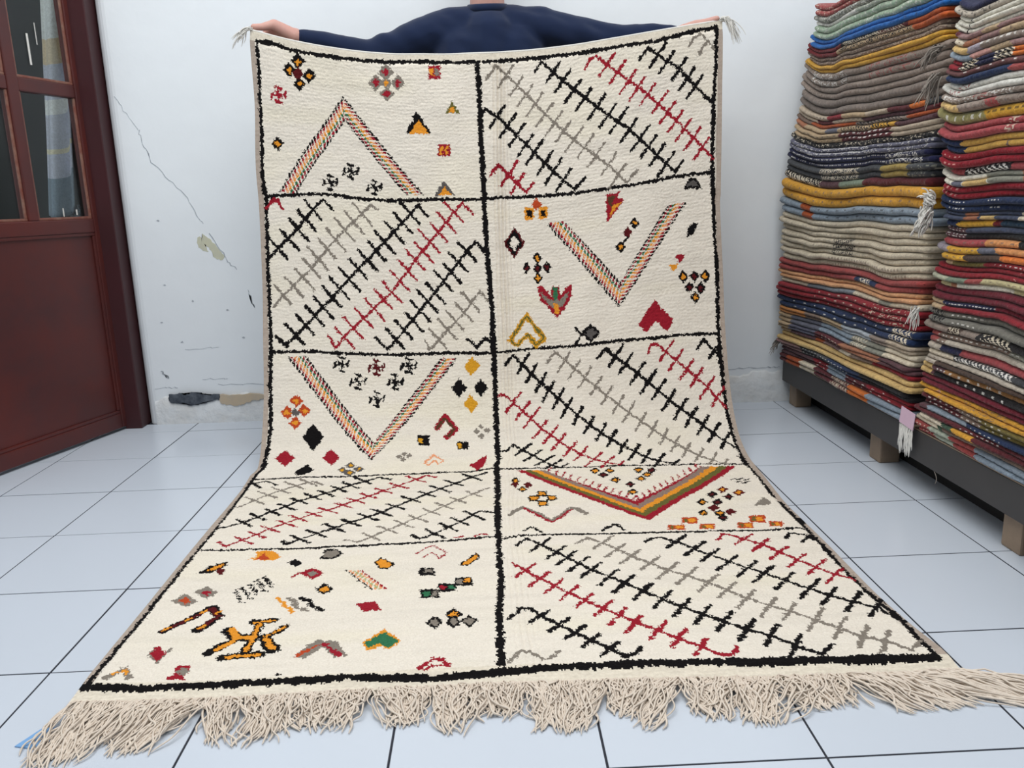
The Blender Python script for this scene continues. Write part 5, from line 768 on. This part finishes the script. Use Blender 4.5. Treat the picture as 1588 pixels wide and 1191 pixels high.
def poly_mask(pts):
    sl = window(pts, 8); x = ACn[sl]; y = BCn[sl]; ins = np.zeros(x.shape, bool); n = len(pts)
    for k in range(n):
        (x0, y0), (x1, y1) = pts[k], pts[(k + 1) % n]
        if y0 == y1: continue
        ins ^= ((y0 > y) != (y1 > y)) & (x < (x1 - x0) * (y - y0) / (y1 - y0) + x0)
    return sl, ins
def paint(sl, m, c, pid):
    part[sl][m] = pid
    k = colr[sl]; k[m] = PAL[c] * (0.90 + 0.2 * rng.random((int(m.sum()), 1)))
for pid, (nm, lab, shapes) in enumerate(MOTIFS, 1):
    for s in shapes:
        if s[0] == 'p': sl, m = poly_mask(s[2]); paint(sl, m, s[1], pid)
        elif s[0] == 'l': sl, m = seg_mask(s[3], s[2]); paint(sl, m, s[1], pid)
        elif s[0] == 'v':
            hx, hy = s[3]
            for cx, cy in s[4]:
                j = [random.uniform(.86, 1.12) for _ in range(2)]
                sl, m = seg_mask([(cx - hx * j[0], cy - hy * j[0]), (cx, cy), (cx + hx * j[1], cy + hy * j[1])], s[2]); paint(sl, m, s[1], pid)
        elif s[0] == 'b':
            pal = s[1].split('/'); o0, o1, i1, i0 = [np.array(p, float) for p in s[2]]
            sl, m = poly_mask(s[2]); x = AC[sl]; y = BC[sl]
            dv = (o1 - o0) / np.linalg.norm(o1 - o0); nv = np.array([-dv[1], dv[0]]); dep = ((i0 - o0) @ nv + (i1 - o1) @ nv) / 2
            fr_ = ((x - o0[0]) * nv[0] + (y - o0[1]) * nv[1]) / dep; al = (x - o0[0]) * dv[0] + (y - o0[1]) * dv[1]
            solid = pal.count('red') > 2
            fr_ = np.clip(fr_ + (0.05 if solid else 0.04) * vnoise(x / 6, y / 6, 51), 0, 0.999); kk = (fr_ * len(pal)).astype(int)
            ph = (al / 15.0 + 0.37 * kk + 0.45 * (fr_ * len(pal) - kk) + 0.35 * vnoise(x / 25, y / 25, 52)) % 1.0; sub = (fr_ * len(pal)) % 1.0
            for q, c in enumerate(pal):
                if solid: mk = m & (kk == q)
                else: mk = m & (kk == q) & (ph < (0.74 if q in (0, len(pal) - 1) else 0.66)) & (sub < 0.9)
                paint(sl, mk, c, pid)
            part[sl][m] = pid
# cream field inside the lines is 0; selvedges and flat woven ends
topline = RUG_H * 1000
left_in = 17.0; right_in = RUG_W * 1000 - 17.0
selv_l = (AC < left_in + 2 * vnoise(BC / 40, BC * 0, 3)) & (part == 0); selv_r = (AC > right_in + 2 * vnoise(BC / 40, BC * 0, 4)) & (part == 0)
ends_b = (BC < 52) & (part == 0) & (AC > 0); ends_t = (BC > RUG_H * 1000 - 26) & (part == 0)
SELV_L, SELV_R, END_B, END_T = 9001, 9002, 9003, 9004
for mk, pid, c in ((selv_l, SELV_L, 'selv'), (selv_r, SELV_R, 'selv'), (ends_b, END_B, 'band'), (ends_t, END_T, 'band')):
    part[mk] = pid; colr[mk] = PAL[c] * (0.88 + 0.16 * (0.5 + 0.5 * vnoise(AC[mk] / 30, BC[mk] / 5, 61)))[:, None]
rug = empty('patterned_rug', (-0.13, 0.8, 0.0)); tag(rug, 'large cream wool rug with black fern stripes and motifs, held up by a person', 'rug')
gid = np.arange((NV + 1) * (NU + 1)).reshape(NV + 1, NU + 1); VF = VR.reshape(-1, 3)
quads = np.stack([gid[:-1, :-1], gid[:-1, 1:], gid[1:, 1:], gid[1:, :-1]], -1)
def rug_part(name, pid, m, label=None, mask=None):
    mk = (part == pid) if mask is None else mask
    q = quads[mk]
    if len(q) == 0: return None
    u_, inv_ = np.unique(q.ravel(), return_inverse=True)
    o = loc_child(quad_mesh(name, VF[u_], inv_.reshape(-1, 4), m, rug, True, colr[mk]), rug)
    if label: o['label'] = label
    return o
rug_part('pile_field', 0, M_PILE, 'cream wool pile')
rug_part('selvedge', SELV_L, M_FLAT); rug_part('selvedge', SELV_R, M_FLAT); rug_part('woven_end', END_B, M_FLAT); rug_part('woven_end', END_T, M_FLAT)
for pid, (nm, lab, shapes) in enumerate(MOTIFS, 1): rug_part(nm, pid, M_PILE, lab)
# back of the rug, closed round the edges
st_ = 6; ui = np.unique(np.r_[np.arange(0, NU + 1, st_), NU]); wi = np.unique(np.r_[np.arange(0, NV + 1, st_), NV])
SSc = SS[np.ix_(wi, ui)]; UUc = UU[np.ix_(wi, ui)]; wv = waves[np.ix_(wi, ui)]
Vb = sheet(SSc, UUc, wv - 0.0095); nW, nUc = SSc.shape
gb = np.arange(nW * nUc).reshape(nW, nUc); Fb = np.stack([gb[:-1, :-1], gb[1:, :-1], gb[1:, 1:], gb[:-1, 1:]], -1).reshape(-1, 4)
ring_b = np.r_[gb[0, :], gb[1:, -1], gb[-1, -2::-1], gb[-2:0:-1, 0]]
gt = gid[np.ix_(wi, ui)]; ring_t = np.r_[gt[0, :], gt[1:, -1], gt[-1, -2::-1], gt[-2:0:-1, 0]]
Vall = np.vstack([Vb.reshape(-1, 3), VF[ring_t]]); off = nW * nUc; nr = len(ring_b); k_ = np.arange(nr)
Fs = np.stack([ring_b, off + k_ * 0 + k_, off + (k_ + 1) % nr, ring_b[(k_ + 1) % nr]], -1)
loc_child(quad_mesh('backing', Vall, np.vstack([Fb, Fs]), M_BACK, rug, True), rug)
# fringe: tangled yarn lying on the tiles
s0 = rowv[0]; y_edge = np.interp(s0, S_, PY_); x_edge = fl(s0) + (fr(s0) - fl(s0)) * ug
st = []; rad = []; NC = 30
cl_u = np.sort(rng.uniform(0, 1, NC)); cl_dx = rng.normal(0, 0.03, NC); cl_len = rng.uniform(0.075, 0.135, NC)
for k in range(1500):
    u = rng.uniform(0, 1); c = int(np.argmin(np.abs(cl_u - u) + rng.uniform(0, 0.03, NC))); x0 = np.interp(u, ug, x_edge); y0 = np.interp(u, ug, y_edge)
    splay = -0.09 * np.clip((0.12 - u) / 0.12, 0, 1) + 0.22 * np.clip((u - 0.84) / 0.16, 0, 1) ** 1.2
    pull = rng.uniform(0.45, 0.95)
    xe = np.interp(cl_u[c], ug, x_edge) * pull + x0 * (1 - pull) + cl_dx[c] + splay + rng.normal(0, 0.013); ye = y0 - cl_len[c] * rng.uniform(0.5, 1.1) * (1 - 0.25 * np.clip((u - 0.84) / 0.16, 0, 1)) - 0.05 * np.clip((0.15 - u) / 0.15, 0, 1)
    nst = 20; t = np.linspace(0, 1, nst + 1); f1, f2, f3, f4 = rng.uniform(0, 6.28, 4); amx = rng.uniform(0.004, 0.030); amy = rng.uniform(0.003, 0.022)
    env = t * (1.25 - t)
    px_ = x0 + (xe - x0) * t ** 1.3 + amx * env * (np.sin(5.5 * t + f1) - math.sin(f1) + 0.6 * np.sin(11 * t + f2) - 0.6 * math.sin(f2))
    py_ = y0 + 0.004 + (ye - y0) * t + amy * env * (np.sin(6.5 * t + f3) - math.sin(f3) + 0.6 * np.sin(12 * t + f4) - 0.6 * math.sin(f4))
    py_ = np.minimum(py_, y0 + 0.004 - 0.010 * np.clip(t * 3, 0, 1))
    zz = 0.0028 + np.interp(t, [0, .1, .4, 1], [0.005, 0.005 + rng.uniform(0, .008), 0.003 + rng.uniform(0, .013), 0.0]) + 0.004 * np.abs(np.sin(5 * t + f1)) * (1 - t)
    st.append(np.stack([px_, py_, zz], -1)); rad.append(rng.uniform(0.0013, 0.0022))
V_, F_ = tubes(st, rad, 4); fo = loc_child(quad_mesh('fringe', V_, F_, M_FRINGE, rug), rug); fo['kind'] = 'stuff'; fo['label'] = 'tangled beige yarn fringe'
hem = VR[-1, ::6] + np.array([0, 0.003, 0.0015]); V_, F_ = tubes([hem], 0.0034, 6); loc_child(quad_mesh('hem', V_, F_, M_WHITEYARN, rug), rug)
tl = VR[-1, 0]; tr = VR[-1, -1]
tassel(rug, (tl[0] + .002, tl[1] - .004, tl[2] + .004), (-1, -.1, .15), 22, 0.05, 0.008, M_WHITEYARN, 0.0017, 1.1, 'corner_tassel')
tassel(rug, (tr[0] - .002, tr[1] - .004, tr[2] + .002), (.8, -.1, .35), 34, 0.055, 0.010, M_WHITEYARN, 0.0017, 1.6, 'corner_tassel')
# scrap of blue plastic half under the fringe
pts = [(-0.945, 0.118), (-0.905, 0.108), (-0.868, 0.128), (-0.880, 0.158), (-0.922, 0.166)]
V = [(x, y, 0.0005) for x, y in pts] + [(x, y, 0.0022 + 0.001 * (k % 2)) for k, (x, y) in enumerate(pts)]
sc_ = mesh_obj('plastic_scrap', V, [(4, 3, 2, 1, 0), (5, 6, 7, 8, 9)] + [(k, (k + 1) % 5, 5 + (k + 1) % 5, 5 + k) for k in range(5)], M_SCRAP); tag(sc_, 'small light blue plastic scrap under the left end of the fringe', 'scrap')

# ------------------------------------------------------------------ the person holding the rug
def capsule(bm, a, b, ra, rb, n=14, squash=None):
    a = Vector(a); b = Vector(b); d = (b - a); L_ = d.length
    q = d.to_track_quat('Z', 'Y').to_matrix().to_4x4() if L_ > 1e-6 else Matrix.Identity(4)
    M_ = Matrix.Translation(a) @ q; rings = []
    prof = [(-ra * math.cos(k * math.pi / 8), ra * math.sin(k * math.pi / 8)) for k in range(0, 5)] + [(L_ + rb * math.sin(k * math.pi / 8), rb * math.cos(k * math.pi / 8)) for k in range(0, 5)]
    for z, r in prof:
        r = max(r, 1e-4); ring = []
        for j in range(n):
            an = 2 * math.pi * j / n; v = M_ @ Vector((r * math.cos(an), r * math.sin(an), z))
            if squash: v.y = squash[0] + (v.y - squash[0]) * squash[1]
            ring.append(bm.verts.new(v))
        rings.append(ring)
    for r0, r1 in zip(rings[:-1], rings[1:]):
        for j in range(n): bm.faces.new((r0[j], r0[(j + 1) % n], r1[(j + 1) % n], r1[j]))
    bm.faces.new(rings[0][::-1]); bm.faces.new(rings[-1])
def ball(bm, c, r):
    g = bmesh.ops.create_uvsphere(bm, u_segments=20, v_segments=14, radius=1.0)
    for v in g['verts']: v.co = Vector((c[0] + v.co.x * r[0], c[1] + v.co.y * r[1], c[2] + v.co.z * r[2]))
def fuse(name, bm, voxel, mtl, parent=None, smooth=3, fac=0.5):
    """weld overlapping volumes into one continuous surface"""
    bmesh.ops.recalc_face_normals(bm, faces=bm.faces)
    me = bpy.data.meshes.new('tmp'); bm.to_mesh(me); bm.free(); o = bpy.data.objects.new('tmp', me); COL.objects.link(o)
    md = o.modifiers.new('r', 'REMESH'); md.mode = 'VOXEL'; md.voxel_size = voxel
    ms = o.modifiers.new('s', 'SMOOTH'); ms.iterations = smooth; ms.factor = fac
    dg = bpy.context.evaluated_depsgraph_get(); res = bpy.data.meshes.new_from_object(o.evaluated_get(dg)); bpy.data.objects.remove(o)
    res.name = name; res.materials.clear(); res.materials.append(mtl); res.polygons.foreach_set('use_smooth', [True] * len(res.polygons)); res.update()
    return link(bpy.data.objects.new(name, res), parent)
CX, CY = -0.118, 1.905
SH = {-1: (-0.285, CY - .005, 1.395), 1: (0.048, CY - .005, 1.405)}
EL = {-1: (-0.520, CY - .03, 1.325), 1: (0.270, CY - .02, 1.362)}
WR = {-1: (-0.742, 1.795, 1.374), 1: (0.512, 1.795, 1.352)}
HIP = {-1: (-0.205, CY, 0.90), 1: (-0.03, CY, 0.90)}
KN = {-1: (-0.215, CY - .01, 0.49), 1: (-0.02, CY - .01, 0.49)}
AN = {-1: (-0.225, CY + .02, 0.09), 1: (-0.01, CY + .02, 0.09)}
bm = bmesh.new()
# head and neck (the head is above the picture)
ball(bm, (CX, CY - 0.005, 1.64), (0.074, 0.092, 0.105)); ball(bm, (CX, CY - 0.035, 1.595), (0.055, 0.058, 0.062)); ball(bm, (CX, CY + 0.02, 1.665), (0.076, 0.085, 0.082))
capsule(bm, (CX, CY - .085, 1.645), (CX, CY - .108, 1.612), 0.010, 0.015); ball(bm, (CX, CY - .082, 1.565), (0.026, 0.014, 0.012)); ball(bm, (CX, CY - .076, 1.548), (0.024, 0.02, 0.02))
for s in (-1, 1):
    ball(bm, (CX + s * .076, CY + .012, 1.632), (0.010, 0.022, 0.032)); ball(bm, (CX + s * .033, CY - .075, 1.665), (0.024, 0.016, 0.009))
capsule(bm, (CX, CY + .012, 1.40), (CX, CY + .005, 1.58), 0.062, 0.056)
# torso, legs
for s in (-1, 1):
    capsule(bm, (CX + s * .07, CY, 0.95), (CX + s * .085, CY, 1.33), 0.10, 0.085, squash=(CY, .9)); capsule(bm, (CX, CY, 1.40), SH[s], 0.05, 0.048)
    capsule(bm, HIP[s], KN[s], 0.082, 0.056); capsule(bm, KN[s], AN[s], 0.052, 0.036); capsule(bm, AN[s], (AN[s][0], AN[s][1] - .13, 0.045), 0.036, 0.028)
    capsule(bm, SH[s], EL[s], 0.048, 0.038); capsule(bm, EL[s], WR[s], 0.038, 0.024)
def hand(bm, s, wr, kn, thumb, rug_y):
    """s=-1 left in picture; palm from wrist to knuckles, thumb laid over the rug's edge, four fingers curled behind it"""
    w = Vector(wr); k = Vector(kn)
    for q in range(4):
        f = q / 3.0; kq = k + Vector((-s * 0.004 * q, 0.006 + 0.004 * q, -0.022 * q)); wq = w + Vector((0, 0.004, -0.010 * q + 0.006))
        capsule(bm, wq, kq, 0.020 - .002 * f, 0.0115)
        ln = (0.036, 0.040, 0.037, 0.030)[q]
        p1 = kq + Vector((s * ln * .85, 0.004, -0.004 - .002 * q)); p2 = p1 + Vector((s * ln * .50, -0.014, -0.018)); p3 = p2 + Vector((s * 0.004, -0.012, -0.016))
        p2.y = max(p2.y, rug_y + .013); p3.y = max(p3.y, rug_y + .011)
        capsule(bm, kq, p1, 0.0105, 0.0095); capsule(bm, p1, p2, 0.0095, 0.0085); capsule(bm, p2, p3, 0.0085, 0.0075)
    t = [Vector(p) for p in thumb]
    for a, b, r0, r1 in zip(t[:-1], t[1:], (0.025, 0.0165, 0.0120), (0.0170, 0.0122, 0.0098)): capsule(bm, a, b, r0, r1)
hand(bm, -1, (-0.748, 1.790, 1.378), (-0.810, 1.778, 1.396), [(-0.752, 1.784, 1.376), (-0.808, 1.764, 1.409), (-0.842, 1.750, 1.400), (-0.868, 1.736, 1.398)], 1.738)
hand(bm, 1, (0.515, 1.790, 1.356), (0.575, 1.775, 1.366), [(0.522, 1.782, 1.358), (0.560, 1.765, 1.375), (0.592, 1.752, 1.3815), (0.622, 1.738, 1.389)], 1.738)
person = fuse('person', bm, 0.0042, M_SKIN, None, 3, 0.45)
tag(person, 'person in a navy long-sleeved top holding the rug up with both arms', 'person')
# clothing
bm = bmesh.new()
for s in (-1, 1):
    capsule(bm, (CX + s * .075, CY, 0.93), (CX + s * .09, CY, 1.32), 0.125, 0.11, squash=(CY, .92)); capsule(bm, (CX + s * .03, CY + .01, 1.425), (SH[s][0] + s * .01, SH[s][1], SH[s][2] + .008), 0.062, 0.066)
    e2 = Vector(EL[s]).lerp(Vector(SH[s]), .5); capsule(bm, SH[s], e2, 0.070, 0.060); capsule(bm, e2, EL[s], 0.060, 0.052); capsule(bm, EL[s], Vector(EL[s]).lerp(Vector(WR[s]), .93), 0.050, 0.034)
ball(bm, (CX, CY + .01, 1.425), (.085, .075, .055)); capsule(bm, (CX, CY - .01, 1.0), (CX, CY - .01, 1.37), .125, .105, squash=(CY, .95))
sweater = fuse('sweater', bm, 0.006, M_NAVY, person, 22, 0.6)
# cloth folds on the sleeves and chest
me = sweater.data; co = np.empty(len(me.vertices) * 3); me.vertices.foreach_get('co', co); co = co.reshape(-1, 3); nr_ = np.empty(len(me.vertices) * 3); me.vertices.foreach_get('normal', nr_); nr_ = nr_.reshape(-1, 3)
fold = 0.0055 * vnoise(co[:, 0] * 22 + co[:, 2] * 14, co[:, 2] * 16 + co[:, 1] * 8, 3) + 0.004 * vnoise(co[:, 0] * 9 + co[:, 2] * 30, co[:, 2] * 5 + co[:, 1] * 9, 4)
neck = np.hypot(co[:, 0] - CX, co[:, 1] - CY); keep = ~((neck < .064) & (co[:, 2] > 1.40)); co = co + nr_ * (fold * np.clip((neck - .05) / .08, 0, 1))[:, None]
me.vertices.foreach_set('co', co.ravel()); me.update()
def ring(name, c, rx, ry, tube, mtl, tilt=0.0, axis='Z'):
    V, F = [], []; n, m_ = 48, 10
    for i in range(n):
        a = 2 * math.pi * i / n
        for j in range(m_):
            b = 2 * math.pi * j / m_; R_ = 1 + tube * math.cos(b) / rx
            V.append((c[0] + rx * R_ * math.cos(a), c[1] + ry * R_ * math.sin(a), c[2] + tube * 1.5 * math.sin(b) + tilt * math.sin(a)))
    for i in range(n):
        for j in range(m_): F.append((i * m_ + j, ((i + 1) % n) * m_ + j, ((i + 1) % n) * m_ + (j + 1) % m_, i * m_ + (j + 1) % m_))
    return mesh_obj(name, V, F, mtl, sweater, True)
ring('collar', (CX, CY + .004, 1.474), 0.064, 0.068, 0.008, M_NAVY, 0.012)
bm = bmesh.new()
for s in (-1, 1):
    capsule(bm, (HIP[s][0], CY, 0.95), KN[s], 0.108, 0.076); capsule(bm, KN[s], (AN[s][0], AN[s][1], 0.07), 0.072, 0.058)
ball(bm, (CX, CY, 0.95), (.17, .115, .09)); fuse('trousers', bm, 0.009, M_TROUSER, person, 4)
for s in (-1, 1):
    bm = bmesh.new(); capsule(bm, (AN[s][0], AN[s][1] + .03, .046), (AN[s][0], AN[s][1] - .15, .04), 0.046, 0.040); capsule(bm, (AN[s][0], AN[s][1] + .02, .05), (AN[s][0], AN[s][1] + .01, .085), .046, .045)
    for v in bm.verts: v.co.z = max(v.co.z, 0.002)
    fuse('shoe', bm, 0.008, M_SHOE, person, 3)
bm = bmesh.new(); ball(bm, (CX, CY + .022, 1.688), (0.082, 0.094, 0.080)); ball(bm, (CX, CY + .045, 1.645), (0.081, 0.068, 0.080))
for s in (-1, 1): ball(bm, (CX + s * .070, CY + .002, 1.668), (.010, .030, .035))
fuse('hair', bm, 0.006, M_HAIR, person, 2)
M_IRIS = mat('iris', (40, 28, 22), 0.2); M_LIP = mat('lips', (176, 112, 104), 0.5)
for s in (-1, 1):
    bm = bmesh.new(); ball(bm, (CX + s * .032, CY - .0815, 1.648), (.0125, .008, .0058)); e = bm_obj('eye', bm, M_EYE, person, True)
    bm = bmesh.new(); ball(bm, (CX + s * .032, CY - .0875, 1.648), (.0052, .0030, .0052)); bm_obj('iris', bm, M_IRIS, e, True)
    bm = bmesh.new(); capsule(bm, (CX + s * .016, CY - .090, 1.668), (CX + s * .048, CY - .080, 1.670), .0045, .003); bm_obj('eyebrow', bm, M_HAIR, person, True)
bm = bmesh.new(); ball(bm, (CX, CY - .0945, 1.5665), (.023, .005, .0035)); ball(bm, (CX, CY - .0935, 1.5605), (.020, .005, .004)); bm_obj('lips', bm, M_LIP, person, True)
